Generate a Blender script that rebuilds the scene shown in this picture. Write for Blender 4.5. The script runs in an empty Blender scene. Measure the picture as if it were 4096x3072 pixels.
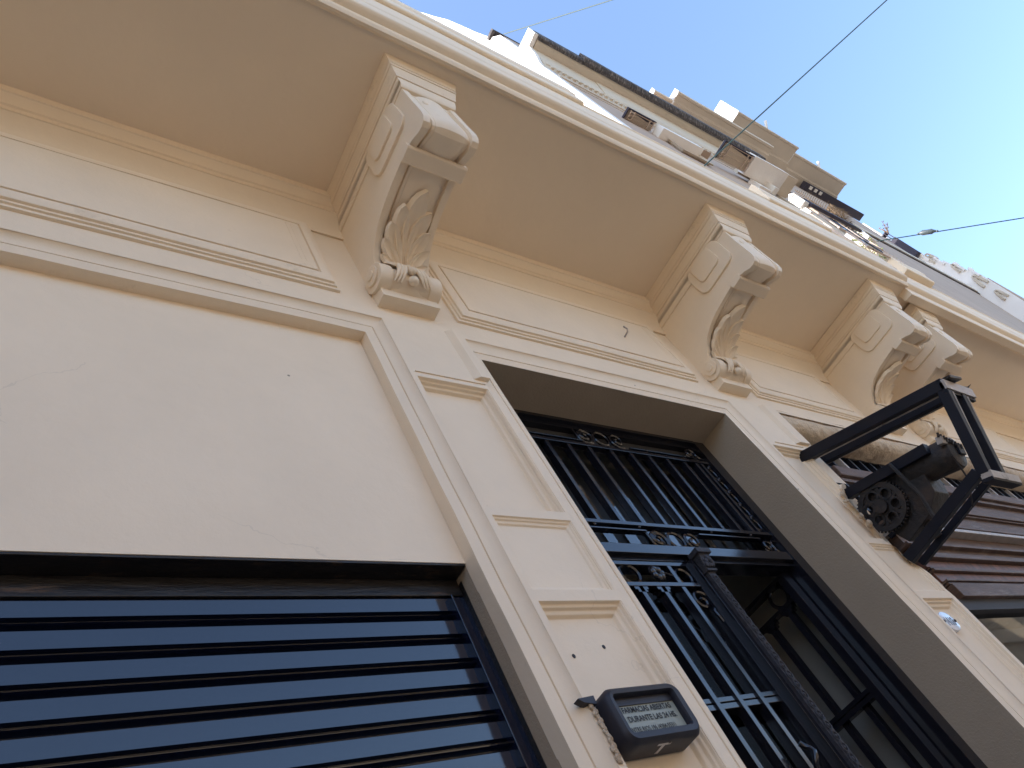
import bpy, bmesh, math, random
from mathutils import Vector, Matrix, noise
random.seed(7)
C = bpy.context.scene
COL = C.collection

# ------------------------------------------------------------------ camera
S = 1.5                       # metres per survey unit (1 unit = camera to facade)
EYE = 1.55
def W(x, y, z):               # survey units (camera at 0,0,0; facade y=1; z up) -> metres
    return Vector((S*x, S*(y-1.0), S*z+EYE))
cam = bpy.data.cameras.new('camera'); camo = bpy.data.objects.new('camera', cam); COL.objects.link(camo)
R0 = Vector((0.78827497, -0.46619676, -0.40160074))
R1 = Vector((0.16037076, 0.78576562, -0.59737225))
R2 = Vector((0.59405706, 0.40648857, 0.6941637))
# rows of M are camera axes; columns give X,Y,Z of the world seen by the camera
right = Vector((R0[0], R0[1], R0[2])); down = Vector((R1[0], R1[1], R1[2])); fwd = Vector((R2[0], R2[1], R2[2]))
mw = Matrix((( right[0], -down[0], -fwd[0], 0), (right[1], -down[1], -fwd[1], 0), (right[2], -down[2], -fwd[2], 0), (0, 0, 0, 1)))
camo.matrix_world = Matrix.Translation(W(0, 0, 0)) @ mw
cam.sensor_width = 36; cam.lens = 36*3101.18/4096; cam.clip_start = 0.05; cam.clip_end = 2000
C.camera = camo

# ------------------------------------------------------------------ light
TO_SUN = Vector((-0.74, 0.36, 0.60)).normalized()
elev = math.asin(TO_SUN.z); az = math.atan2(TO_SUN.x, TO_SUN.y)
w = bpy.data.worlds.new('World'); C.world = w; w.use_nodes = True
nt = w.node_tree; nt.nodes.clear()
sky = nt.nodes.new('ShaderNodeTexSky'); sky.sky_type = 'NISHITA'; sky.sun_disc = False
sky.sun_elevation = elev; sky.sun_rotation = az; sky.air_density = 1.0; sky.dust_density = 1.5; sky.ozone_density = 2.0
bg = nt.nodes.new('ShaderNodeBackground'); bg.inputs[1].default_value = 0.15
out = nt.nodes.new('ShaderNodeOutputWorld')
nt.links.new(sky.outputs[0], bg.inputs[0]); nt.links.new(bg.outputs[0], out.inputs[0])
sl = bpy.data.lights.new('sun', 'SUN'); sl.energy = 2.6; sl.angle = math.radians(0.5); sl.color = (1.0, 0.94, 0.86)
so = bpy.data.objects.new('sun', sl); COL.objects.link(so)
so.rotation_euler = TO_SUN.to_track_quat('Z', 'Y').to_euler()
C.view_settings.view_transform = 'Standard'; C.view_settings.look = 'None'
C.view_settings.exposure = 1.80; C.view_settings.gamma = 1.0
C.render.engine = 'CYCLES'
C.cycles.max_bounces = 10; C.cycles.diffuse_bounces = 6; C.cycles.glossy_bounces = 5; C.cycles.transmission_bounces = 6

# ------------------------------------------------------------------ materials
MATS = {}
def mat(name, col, rough=0.6, metal=0.0, var=0.0, vscale=3.0, bump=0.0, bscale=60.0, bdist=0.004, spec=0.5,
        stain=None, stain_scale=2.0, stain_lo=0.5, stain_hi=0.62, wave=0.0, coat=0.0, streak=None, pits=False, stretch=(1,1,1)):
    m = bpy.data.materials.new(name); m.use_nodes = True; t = m.node_tree; N = t.nodes; L = t.links
    b = N['Principled BSDF']
    b.inputs['Roughness'].default_value = rough; b.inputs['Metallic'].default_value = metal
    b.inputs['Specular IOR Level'].default_value = spec
    if coat: b.inputs['Coat Weight'].default_value = coat; b.inputs['Coat Roughness'].default_value = 0.04
    tc = N.new('ShaderNodeTexCoord'); mp = N.new('ShaderNodeMapping'); L.new(tc.outputs['Object'], mp.inputs[0])
    mp.inputs['Scale'].default_value = stretch
    src = mp.outputs[0]
    rgb = N.new('ShaderNodeRGB'); rgb.outputs[0].default_value = (*col, 1); cur = rgb.outputs[0]
    if var:
        n = N.new('ShaderNodeTexNoise'); n.inputs['Scale'].default_value = vscale; n.inputs['Detail'].default_value = 6; n.inputs['Roughness'].default_value = 0.62
        L.new(src, n.inputs['Vector'])
        mr = N.new('ShaderNodeMapRange'); mr.inputs[1].default_value = 0.25; mr.inputs[2].default_value = 0.75
        mr.inputs[3].default_value = 1-var; mr.inputs[4].default_value = 1+var; L.new(n.outputs[0], mr.inputs[0])
        mx = N.new('ShaderNodeMix'); mx.data_type = 'RGBA'; mx.blend_type = 'MULTIPLY'; mx.inputs[0].default_value = 1
        L.new(cur, mx.inputs[6]); cmb = N.new('ShaderNodeCombineColor')
        for i in range(3): L.new(mr.outputs[0], cmb.inputs[i])
        L.new(cmb.outputs[0], mx.inputs[7]); cur = mx.outputs[2]
    if stain:
        n = N.new('ShaderNodeTexNoise'); n.inputs['Scale'].default_value = stain_scale; n.inputs['Detail'].default_value = 9; n.inputs['Roughness'].default_value = 0.7
        L.new(src, n.inputs['Vector'])
        mr = N.new('ShaderNodeMapRange'); mr.inputs[1].default_value = stain_lo; mr.inputs[2].default_value = stain_hi; L.new(n.outputs[0], mr.inputs[0])
        mx = N.new('ShaderNodeMix'); mx.data_type = 'RGBA'; L.new(mr.outputs[0], mx.inputs[0]); L.new(cur, mx.inputs[6]); mx.inputs[7].default_value = (*stain, 1); cur = mx.outputs[2]
    if pits:   # sparse small dark chips and nail holes in the paint
        v = N.new('ShaderNodeTexVoronoi'); v.inputs['Scale'].default_value = 5.0; v.inputs['Randomness'].default_value = 1.0; L.new(tc.outputs['Object'], v.inputs['Vector'])
        lt = N.new('ShaderNodeMath'); lt.operation = 'LESS_THAN'; lt.inputs[1].default_value = 0.028; L.new(v.outputs['Distance'], lt.inputs[0])
        sp = N.new('ShaderNodeSeparateColor'); L.new(v.outputs['Color'], sp.inputs[0])
        g2 = N.new('ShaderNodeMath'); g2.operation = 'GREATER_THAN'; g2.inputs[1].default_value = 0.72; L.new(sp.outputs[0], g2.inputs[0])
        mu = N.new('ShaderNodeMath'); mu.operation = 'MULTIPLY'; L.new(lt.outputs[0], mu.inputs[0]); L.new(g2.outputs[0], mu.inputs[1])
        mu2 = N.new('ShaderNodeMath'); mu2.operation = 'MULTIPLY'; mu2.inputs[1].default_value = 0.75; L.new(mu.outputs[0], mu2.inputs[0])
        mx = N.new('ShaderNodeMix'); mx.data_type = 'RGBA'; L.new(mu2.outputs[0], mx.inputs[0]); L.new(cur, mx.inputs[6]); mx.inputs[7].default_value = (0.12, 0.09, 0.07, 1); cur = mx.outputs[2]
        # faint hair cracks
        v2 = N.new('ShaderNodeTexVoronoi'); v2.feature = 'DISTANCE_TO_EDGE'; v2.inputs['Scale'].default_value = 1.1
        nz = N.new('ShaderNodeTexNoise'); nz.inputs['Scale'].default_value = 3.0; nz.inputs['Detail'].default_value = 5; L.new(tc.outputs['Object'], nz.inputs['Vector'])
        ad = N.new('ShaderNodeVectorMath'); ad.operation = 'MULTIPLY_ADD'; L.new(nz.outputs['Color'], ad.inputs[0]); ad.inputs[1].default_value = (0.5, 0.5, 0.5); L.new(tc.outputs['Object'], ad.inputs[2]); L.new(ad.outputs[0], v2.inputs['Vector'])
        l2 = N.new('ShaderNodeMath'); l2.operation = 'LESS_THAN'; l2.inputs[1].default_value = 0.0022; L.new(v2.outputs['Distance'], l2.inputs[0])
        n3 = N.new('ShaderNodeTexNoise'); n3.inputs['Scale'].default_value = 1.7; L.new(tc.outputs['Object'], n3.inputs['Vector'])
        g3 = N.new('ShaderNodeMath'); g3.operation = 'GREATER_THAN'; g3.inputs[1].default_value = 0.57; L.new(n3.outputs[0], g3.inputs[0])
        m3 = N.new('ShaderNodeMath'); m3.operation = 'MULTIPLY'; L.new(l2.outputs[0], m3.inputs[0]); L.new(g3.outputs[0], m3.inputs[1])
        m4 = N.new('ShaderNodeMath'); m4.operation = 'MULTIPLY'; m4.inputs[1].default_value = 0.13; L.new(m3.outputs[0], m4.inputs[0])
        mx = N.new('ShaderNodeMix'); mx.data_type = 'RGBA'; L.new(m4.outputs[0], mx.inputs[0]); L.new(cur, mx.inputs[6]); mx.inputs[7].default_value = (0.3, 0.25, 0.2, 1); cur = mx.outputs[2]
    L.new(cur, b.inputs['Base Color'])
    if bump or wave:
        last = None
        if wave:
            n = N.new('ShaderNodeTexNoise'); n.inputs['Scale'].default_value = 3.2; n.inputs['Detail'].default_value = 3; L.new(tc.outputs['Object'], n.inputs['Vector'])
            bw = N.new('ShaderNodeBump'); bw.inputs['Strength'].default_value = wave; bw.inputs['Distance'].default_value = 0.03; L.new(n.outputs[0], bw.inputs['Height']); last = bw
        if bump:
            n = N.new('ShaderNodeTexNoise'); n.inputs['Scale'].default_value = bscale; n.inputs['Detail'].default_value = 8; n.inputs['Roughness'].default_value = 0.65; L.new(src, n.inputs['Vector'])
            bb = N.new('ShaderNodeBump'); bb.inputs['Strength'].default_value = bump; bb.inputs['Distance'].default_value = bdist; L.new(n.outputs[0], bb.inputs['Height'])
            if last: L.new(last.outputs[0], bb.inputs['Normal'])
            last = bb
        L.new(last.outputs[0], b.inputs['Normal'])
    MATS[name] = m; return m
CREAM = (0.84, 0.705, 0.535)
plaster = mat('cream_plaster', CREAM, 0.62, var=0.05, vscale=1.6, bump=0.35, bscale=45, bdist=0.003, wave=0.35, pits=True, spec=0.25)
soffitm = mat('cream_soffit', CREAM, 0.7, var=0.05, vscale=0.9, bump=0.3, bscale=35, bdist=0.003, wave=0.3, spec=0.2)
trimm = mat('cream_trim', CREAM, 0.58, var=0.05, vscale=2.5, bump=0.35, bscale=30, bdist=0.004, spec=0.25, stain=(0.52, 0.42, 0.30), stain_scale=5, stain_lo=0.62, stain_hi=0.85)
reveal = mat('shaded_jamb_render', (0.40, 0.325, 0.24), 0.8, var=0.06, vscale=3, bump=0.8, bscale=90, bdist=0.004, spec=0.2)  # darker copy of the plaster, with jamb shade put into the colour
roughm = mat('rough_plaster', (0.66, 0.54, 0.40), 0.85, var=0.15, vscale=5, bump=1.0, bscale=14, bdist=0.03, spec=0.15, stain=(0.30, 0.20, 0.13), stain_scale=4, stain_lo=0.5, stain_hi=0.7)
blackp = mat('black_gloss_paint', (0.005, 0.008, 0.024), 0.09, bump=0.05, bscale=14, bdist=0.003, spec=0.85)
ironp = mat('black_iron_paint', (0.010, 0.010, 0.015), 0.16, bump=0.15, bscale=120, bdist=0.001, spec=0.6)
bitumen = mat('black_smeared_paint', (0.012, 0.010, 0.010), 0.35, bump=0.5, bscale=9, bdist=0.01, stain=(0.10, 0.06, 0.035), stain_scale=3.5, stain_lo=0.56, stain_hi=0.66, stretch=(1, 3, 6))
relief = mat('cast_iron_relief', (0.05, 0.05, 0.06), 0.42, metal=0.3, bump=1.0, bscale=70, bdist=0.012, spec=0.5, var=0.4, vscale=60)
steel = mat('dark_frame_steel', (0.006, 0.007, 0.014), 0.5, spec=0.3, var=0.3, vscale=9, bump=0.2, bscale=50, bdist=0.002, stain=(0.16, 0.13, 0.11), stain_scale=9, stain_lo=0.66, stain_hi=0.75)
galv = mat('worn_and_skylit_steel', (0.42, 0.37, 0.33), 0.5, metal=0.2, var=0.2, vscale=14, bump=0.3, bscale=40, bdist=0.003, stain=(0.05, 0.045, 0.05), stain_scale=6, stain_lo=0.6, stain_hi=0.7)  # worn metal; also sky light painted on the motor frame faces
grease = mat('greasy_machine_iron', (0.018, 0.015, 0.015), 0.55, var=0.5, vscale=12, bump=0.9, bscale=40, bdist=0.008, stain=(0.06, 0.035, 0.022), stain_scale=6, stain_lo=0.5, stain_hi=0.7)
wood = mat('weathered_brown_wood', (0.115, 0.068, 0.050), 0.6, var=0.45, vscale=4, bump=0.5, bscale=22, bdist=0.005, stain=(0.26, 0.21, 0.18), stain_scale=3, stain_lo=0.56, stain_hi=0.75, stretch=(1, 1, 7))
woodred = mat('reddish_worn_wood', (0.15, 0.065, 0.045), 0.55, var=0.5, vscale=6, bump=0.5, bscale=20, bdist=0.004, stain=(0.05, 0.035, 0.035), stain_scale=2.5, stain_lo=0.5, stain_hi=0.62, stretch=(3.5, 1, 0.8))
inner = mat('vestibule_paint', (0.34, 0.33, 0.30), 0.75, var=0.08, bump=0.2)
boxp = mat('navy_grey_plastic', (0.014, 0.014, 0.024), 0.50, var=0.25, vscale=8, bump=0.25, bscale=45, bdist=0.002, stain=(0.10, 0.075, 0.07), stain_scale=5, stain_lo=0.6, stain_hi=0.72)
paper = mat('greenish_grey_sign_sheet', (0.30, 0.33, 0.29), 0.5, var=0.12, vscale=10)
ink = mat('black_ink', (0.012, 0.012, 0.014), 0.6)
whitep = mat('white_sticker_paint', (0.55, 0.52, 0.5), 0.6, stain=(0.05, 0.04, 0.04), stain_scale=25, stain_lo=0.55, stain_hi=0.6)
enamel = mat('white_enamel', (0.62, 0.66, 0.74), 0.18, coat=0.4, bump=0.1, bscale=20)
bluein = mat('dark_blue_enamel', (0.015, 0.02, 0.06), 0.25)
facn = mat('grey_beige_stucco', (0.43, 0.32, 0.245), 0.85, var=0.12, vscale=0.5, bump=0.5, bscale=12, bdist=0.02, stain=(0.20, 0.16, 0.14), stain_scale=0.9, stain_lo=0.6, stain_hi=0.85)
facl = mat('pale_beige_stucco', (0.60, 0.52, 0.42), 0.85, var=0.08, vscale=0.6, bump=0.3, bscale=10, bdist=0.02, stain=(0.34, 0.27, 0.22), stain_scale=0.8, stain_lo=0.62, stain_hi=0.85)
whit = mat('white_and_sunlit_stucco', (0.80, 0.77, 0.74), 0.8, var=0.05, vscale=0.8, bump=0.3, bscale=8, bdist=0.02)  # white walls; also carries sunlight painted onto left-facing end faces
grime = mat('black_weathered_edge', (0.055, 0.048, 0.05), 0.9, var=0.5, vscale=5, bump=0.8, bscale=10, bdist=0.03, stain=(0.30, 0.26, 0.24), stain_scale=7, stain_lo=0.5, stain_hi=0.68, stretch=(3, 1, 0.6))
tan = mat('tan_painted_iron', (0.50, 0.40, 0.33), 0.6, var=0.15, vscale=5)
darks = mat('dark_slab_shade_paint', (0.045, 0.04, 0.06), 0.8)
cablem = mat('dark_green_cable', (0.02, 0.05, 0.05), 0.5)
ceram = mat('grey_insulator', (0.08, 0.10, 0.11), 0.4)
dry = mat('dry_plant', (0.20, 0.13, 0.07), 0.8, var=0.4, vscale=9)
green = mat('pale_green_leaf', (0.22, 0.26, 0.08), 0.7, var=0.3, vscale=9)
asphalt = mat('asphalt', (0.19, 0.165, 0.135), 0.9, var=0.2, vscale=1, bump=0.5, bscale=30)
pave = mat('paving_tiles', (0.50, 0.41, 0.31), 0.85, var=0.15, vscale=1.5, bump=0.3, bscale=10)
oppo = mat('ochre_limestone', (0.50, 0.41, 0.29), 0.85, var=0.1, vscale=0.7, bump=0.3, bscale=8)
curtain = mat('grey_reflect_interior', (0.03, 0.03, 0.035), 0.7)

def glass_mat():
    m = bpy.data.materials.new('window_glass'); m.use_nodes = True; t = m.node_tree; N = t.nodes; L = t.links; N.clear()
    o = N.new('ShaderNodeOutputMaterial'); mix = N.new('ShaderNodeMixShader'); fr = N.new('ShaderNodeFresnel'); fr.inputs[0].default_value = 2.1
    tr = N.new('ShaderNodeBsdfTransparent'); tr.inputs[0].default_value = (0.8, 0.84, 0.84, 1); gl = N.new('ShaderNodeBsdfGlossy'); gl.inputs['Roughness'].default_value = 0.015
    L.new(fr.outputs[0], mix.inputs[0]); L.new(tr.outputs[0], mix.inputs[1]); L.new(gl.outputs[0], mix.inputs[2]); L.new(mix.outputs[0], o.inputs[0])
    return m
glass = glass_mat()

# ------------------------------------------------------------------ mesh helpers
def origin_of(p):
    v = Vector((0, 0, 0))
    while p: v += p.location; p = p.parent
    return v
def tag(o, label=None, cat=None, group=None, kind=None):
    if label: o['label'] = label
    if cat: o['category'] = cat
    if group: o['group'] = group
    if kind: o['kind'] = kind
    return o
def empty(name, loc, label=None, cat=None, group=None):
    o = bpy.data.objects.new(name, None); COL.objects.link(o); o.location = loc; o.empty_display_size = 0.2
    return tag(o, label, cat, group)
class MB:
    def __init__(s): s.v = []; s.f = []
    def add(s, vs, fs):
        b = len(s.v); s.v += [Vector(v) for v in vs]; s.f += [tuple(b+i for i in f) for f in fs]; return s
    def box(s, x0, x1, y0, y1, z0, z1):
        P = [W(x, y, z) for z in (z0, z1) for y in (y0, y1) for x in (x0, x1)]
        return s.add(P, [(0, 1, 3, 2), (4, 6, 7, 5), (0, 4, 5, 1), (2, 3, 7, 6), (0, 2, 6, 4), (1, 5, 7, 3)])
    def frustum(s, a, b):     # a,b = (x0,x1,y0,y1,z)
        P = [W(x, y, q[4]) for q in (a, b) for y in (q[2], q[3]) for x in (q[0], q[1])]
        return s.add(P, [(0, 1, 3, 2), (4, 6, 7, 5), (0, 4, 5, 1), (2, 3, 7, 6), (0, 2, 6, 4), (1, 5, 7, 3)])
    def prism_x(s, prof, x0, x1, n=1):   # closed yz profile extruded along x
        k = len(prof); V = []; F = []
        for i in range(n+1):
            x = x0+(x1-x0)*i/n; V += [W(x, y, z) for y, z in prof]
        for i in range(n):
            for j in range(k): F.append((i*k+j, i*k+(j+1) % k, (i+1)*k+(j+1) % k, (i+1)*k+j))
        F.append(tuple(range(k))); F.append(tuple(n*k+j for j in range(k)))
        return s.add(V, F)
    def prism_y(s, prof, y0, y1):        # closed xz outline extruded in y
        k = len(prof); V = [W(x, y0, z) for x, z in prof]+[W(x, y1, z) for x, z in prof]
        F = [tuple(range(k)), tuple(k+j for j in range(k))]+[(j, (j+1) % k, k+(j+1) % k, k+j) for j in range(k)]
        return s.add(V, F)
    def strip_x(s, prof, x0, x1, n=1):   # open yz profile swept along x
        k = len(prof); V = []; F = []
        for i in range(n+1):
            x = x0+(x1-x0)*i/n; V += [W(x, y, z) for y, z in prof]
        for i in range(n):
            for j in range(k-1): F.append((i*k+j, i*k+j+1, (i+1)*k+j+1, (i+1)*k+j))
        return s.add(V, F)
    def frame(s, x0, x1, z0, z1, prof, n=1):  # mitred rectangular frame; prof=(inset m, y)
        rows = []
        for m, y in prof:
            r = []
            cs = [(x0+m, z0+m), (x1-m, z0+m), (x1-m, z1-m), (x0+m, z1-m)]
            for a in range(4):
                p, q = cs[a], cs[(a+1) % 4]
                for i in range(n): r.append(W(p[0]+(q[0]-p[0])*i/n, y, p[1]+(q[1]-p[1])*i/n))
            rows.append(r)
        k = 4*n; V = [p for r in rows for p in r]; F = []
        for i in range(len(rows)-1):
            for j in range(k): F.append((i*k+j, i*k+(j+1) % k, (i+1)*k+(j+1) % k, (i+1)*k+j))
        return s.add(V, F)
    def quad_y(s, x0, x1, z0, z1, y):
        return s.add([W(x0, y, z0), W(x1, y, z0), W(x1, y, z1), W(x0, y, z1)], [(0, 1, 2, 3)])
    def tube(s, pts, r, n=8, cap=True, flat=None):   # pts in world metres; flat=(dir vec, scale)
        V = []; F = []; k = len(pts)
        up0 = None
        for i, p in enumerate(pts):
            a = pts[max(i-1, 0)]; b = pts[min(i+1, k-1)]; d = (b-a)
            if d.length < 1e-9: d = Vector((0, 0, 1))
            d.normalize()
            u = d.cross(Vector((0, 1, 0)))
            if u.length < 1e-3: u = d.cross(Vector((0, 0, 1)))
            u.normalize(); vv = d.cross(u).normalized()
            rr = r[i] if isinstance(r, (list, tuple)) else r
            for j in range(n):
                t = 2*math.pi*(j+0.5)/n
                e = u*math.cos(t)*rr+vv*math.sin(t)*rr*(flat or 1)
                V.append(p+e)
        for i in range(k-1):
            for j in range(n): F.append((i*n+j, i*n+(j+1) % n, (i+1)*n+(j+1) % n, (i+1)*n+j))
        if cap: F.append(tuple(range(n))); F.append(tuple((k-1)*n+j for j in range(n)))
        return s.add(V, F)
    def beam(s, a, b, wx, wn):    # rectangular beam between world points; wx along world X, wn across
        d = (b-a).normalized(); u = Vector((1, 0, 0)); u = (u-d*u.dot(d)).normalized(); v = d.cross(u).normalized()
        V = [q+u*sx*wx/2+v*sv*wn/2 for q in (a, b) for sx, sv in ((-1, -1), (1, -1), (1, 1), (-1, 1))]
        return s.add(V, [(0, 1, 2, 3), (4, 5, 6, 7), (0, 1, 5, 4), (1, 2, 6, 5), (2, 3, 7, 6), (3, 0, 4, 7)])
    def sphere(s, c, r, sc=(1, 1, 1), n=10):
        V = []; F = []
        for i in range(n+1):
            th = math.pi*i/n
            for j in range(2*n):
                ph = math.pi*j/n
                V.append(c+Vector((r*sc[0]*math.sin(th)*math.cos(ph), r*sc[1]*math.sin(th)*math.sin(ph), r*sc[2]*math.cos(th))))
        for i in range(n):
            for j in range(2*n): F.append((i*2*n+j, i*2*n+(j+1) % (2*n), (i+1)*2*n+(j+1) % (2*n), (i+1)*2*n+j))
        return s.add(V, F)
    def build(s, name, m, parent=None, bevel=0.0, smooth=None, loc=None, seg=2, jitter=0.0, jscale=4.0, weld=True):
        me = bpy.data.meshes.new(name)
        if parent is not None: o0 = origin_of(parent)
        else:
            if loc is None:
                lo = Vector((min(v[i] for v in s.v) for i in range(3))); hi = Vector((max(v[i] for v in s.v) for i in range(3)))
                loc = Vector(((lo.x+hi.x)/2, (lo.y+hi.y)/2, lo.z))
            o0 = loc
        V = s.v
        if jitter:
            V = [v+Vector(noise.noise_vector(v*jscale))*jitter for v in V]
        me.from_pydata([tuple(v-o0) for v in V], [], s.f)
        bm = bmesh.new(); bm.from_mesh(me)
        if weld: bmesh.ops.remove_doubles(bm, verts=bm.verts, dist=1e-5)
        bmesh.ops.dissolve_degenerate(bm, edges=bm.edges, dist=1e-6)
        bmesh.ops.recalc_face_normals(bm, faces=bm.faces)
        if bevel:
            es = [e for e in bm.edges if len(e.link_faces) == 2 and e.calc_face_angle(0) > math.radians(22)]
            bmesh.ops.bevel(bm, geom=es, offset=bevel, segments=seg, affect='EDGES', profile=0.6, clamp_overlap=True)
        bm.to_mesh(me); bm.free()
        if smooth is not None:
            for p in me.polygons: p.use_smooth = True
            try: me.set_sharp_from_angle(angle=math.radians(smooth))
            except Exception: pass
        me.materials.append(m)
        o = bpy.data.objects.new(name, me); COL.objects.link(o)
        if parent is not None: o.parent = parent
        else: o.location = loc
        return o
def copy_tree(o, parent=None, off=None):
    c = o.copy(); COL.objects.link(c); c.parent = parent
    if off is not None: c.location = c.location+off
    for ch in [x for x in bpy.data.objects if x.parent == o]: copy_tree(ch, c)
    return c
def text_mesh(txt, font_scale, bold=0.0):
    cu = bpy.data.curves.new('tmp', 'FONT'); cu.body = txt; cu.size = 1.0; cu.offset = bold; cu.align_x = 'CENTER'; cu.extrude = 0.0
    o = bpy.data.objects.new('tmp', cu); COL.objects.link(o); bpy.context.view_layer.update()
    dg = bpy.context.evaluated_depsgraph_get(); me = bpy.data.meshes.new_from_object(o.evaluated_get(dg))
    V = [v.co.copy() for v in me.vertices]; F = [tuple(p.vertices) for p in me.polygons]
    bpy.data.objects.remove(o); bpy.data.curves.remove(cu)
    return V, F

# ================================================================== THE TOWN HOUSE
house = empty('town_house', W(3, 1, -1.0333), 'cream plastered town house front with scroll brackets carrying its balcony', 'house')
ZG = -1.0333
Y0 = 1.0
# ragged right edge of the second pilaster, where the motor frame was let in
EDGE = [(9, 9), (1.436, 9), (1.435, 3.06), (1.419, 3.036), (1.383, 2.996), (1.344, 2.972), (1.307, 2.974), (1.271, 2.963), (1.198, 2.965), (1.126, 2.940), (1.096, 2.965), (1.082, 2.986), (1.049, 2.969), (1.010, 2.985),
        (0.982, 3.032), (0.952, 3.048), (0.923, 3.049), (0.898, 3.043), (0.849, 3.060), (0.60, 3.056), (-3, 3.056)]
def edge_x(z):
    for i in range(len(EDGE)-1):
        (za, xa), (zb, xb) = EDGE[i], EDGE[i+1]
        if zb <= z <= za: return xb+(xa-xb)*(z-zb)/(za-zb) if xa < 9 and xb < 9 else 9
    return 9
def clamp_edge(mb):
    for i, v in enumerate(mb.v):
        x = v.x/S; y = v.y/S+1; z = (v.z-EYE)/S
        if z < 1.436:
            e = edge_x(z/y)*y
            if x > e: mb.v[i] = Vector((e*S, v.y, v.z))
# --- wall face: one sheet with openings
xs = [-4, 1.071, 1.09, 1.338, 1.345, 2.785, 2.80, 3.03, 3.115, 7.6]
zs = [ZG, -0.62, 0.23, 0.841, 0.872, 1.096, 1.125, 1.648, 1.937, 1.943, 2.46]
def hole(xm, zm):
    if xm < 1.071 and zm < 1.943: return True
    if xm > 3.115 and zm < 1.943: return True
    if 1.345 < xm < 2.785 and zm < 1.937: return True
    for a, b in ((1.09, 1.338), (2.80, 3.03)):
        if a < xm < b:
            for c, d in ((0.23, 0.841), (0.872, 1.096), (1.125, 1.648)):
                if c < zm < d: return True
    return False
mb = MB()
for i in range(len(xs)-1):
    for j in range(len(zs)-1):
        if not hole((xs[i]+xs[i+1])/2, (zs[j]+zs[j+1])/2):
            if xs[i] >= 2.8 and zs[j+1] < 1.66:
                nz = max(1, int((zs[j+1]-zs[j])/.02))
                for q in range(nz):
                    za = zs[j]+(zs[j+1]-zs[j])*q/nz; zb = zs[j]+(zs[j+1]-zs[j])*(q+1)/nz
                    if xs[i] > 3.0 and za < 1.435 < zb: zb = 1.4349
                    mb.quad_y(xs[i], xs[i+1], za, zb, Y0)
            else: mb.quad_y(xs[i], xs[i+1], zs[j], zs[j+1], Y0)
clamp_edge(mb)
mb.build('wall', plaster, house)
# broken thickness of the masonry along that edge
mb = MB(); rows = []
zq = 1.436
pts_ = []
while zq > ZG: pts_.append((edge_x(min(zq, 1.4349))+.002*math.sin(zq*90)+.0015*math.sin(zq*210), zq)); zq -= .012
ys_ = [1.0, 1.012, 1.03, 1.055, 1.08, 1.16]
V = []; F = []
for i, (x, z) in enumerate(pts_):
    for j, y in enumerate(ys_): V.append(W(x*(y if z > .85 else 1)+.006*math.sin(i*1.3+j*2.1)*(0 if j == 0 else 1), y, z))
k = len(ys_)
for i in range(len(pts_)-1):
    for j in range(k-1): F.append((i*k+j, i*k+j+1, (i+1)*k+j+1, (i+1)*k+j))
mb.add(V, F); mb.build('broken_pilaster_edge', roughm, house, smooth=40)
# --- sunk pilaster panels
def panel(x0, x1, z0, z1, d, m):
    mb = MB()
    mb.frame(x0, x1, z0, z1, [(0, Y0), (0.002, Y0+0.30*d), (m*0.35, Y0+0.36*d), (m*0.45, Y0+0.62*d), (m*0.8, Y0+0.70*d), (m, Y0+d)], n=(30 if x0 > 2 else 1))
    nz = max(1, int((z1-z0)/.02)) if x0 > 2 else 1
    for q in range(nz): mb.quad_y(x0+m, x1-m, z0+m+(z1-z0-2*m)*q/nz, z0+m+(z1-z0-2*m)*(q+1)/nz, Y0+d)
    if x0 > 2: clamp_edge(mb)
    return mb.build('sunk_panel', plaster, house, bevel=0.003 if x0 < 2 else 0)
for a, b in ((1.09, 1.338), (2.80, 3.03)):
    panel(a, b, 0.23, 0.841, 0.030, 0.026); panel(a, b, 0.872, 1.096, 0.016, 0.018); panel(a, b, 1.125, 1.648, 0.036, 0.018)
# thin scored line + upright strip over the panels
for a, b, e in ((1.09, 1.338, 1.362), (2.84, 3.05, 3.118)):
    mb = MB(); mb.box(a, b, 0.9962, 1.004, 1.668, 1.6705); mb.build('string_line', trimm, house)
    mb = MB(); x1 = e
    mb.prism_x([(1.002, 1.69), (1.002, 1.955), (0.985, 1.955), (0.985, 1.69)], b-0.012, x1-0.002)
    # slanted return on the street-left side
    mb.add([W(b-0.034, 1.0005, 1.69), W(b-0.012, 0.985, 1.69), W(b-0.012, 0.985, 1.955), W(b-0.034, 1.0005, 1.955), W(b-0.012, 1.002, 1.69), W(b-0.012, 1.002, 1.955)],
           [(0, 1, 2, 3), (0, 4, 1), (3, 2, 5)])
    mb.build('raised_strip', plaster, house)
# --- architraves (sunk cavetto frames) round the three openings
AP = [(0, 1.0), (0.003, 1.006), (0.010, 1.012), (0.022, 1.0155), (0.034, 1.017), (0.035, 1.024), (0.039, 1.024), (0.040, 1.016), (0.068, 1.021)]
mb = MB(); mb.frame(-4, 1.071, ZG-0.2, 1.943, [(-0.012, 1.010), (-0.010, 1.0025), (-0.001, 1.001)]+AP[1:]+[(0.068, 1.062)], n=40)
mb.build('shop_architrave', trimm, house, smooth=35, jitter=0.003, jscale=3)
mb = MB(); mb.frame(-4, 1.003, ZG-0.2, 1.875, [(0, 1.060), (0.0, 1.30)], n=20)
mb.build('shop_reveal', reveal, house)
AP2 = [(0, 1.0), (0.003, 1.005), (0.010, 1.010), (0.030, 1.0135), (0.047, 1.0145), (0.048, 1.021), (0.052, 1.021), (0.053, 1.0145), (0.078, 1.021)]
mb = MB(); mb.frame(1.345, 2.785, ZG-0.2, 1.937, [(-0.012, 1.010), (-0.010, 1.0025), (-0.001, 1.001)]+AP2[1:], n=30)
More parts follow.
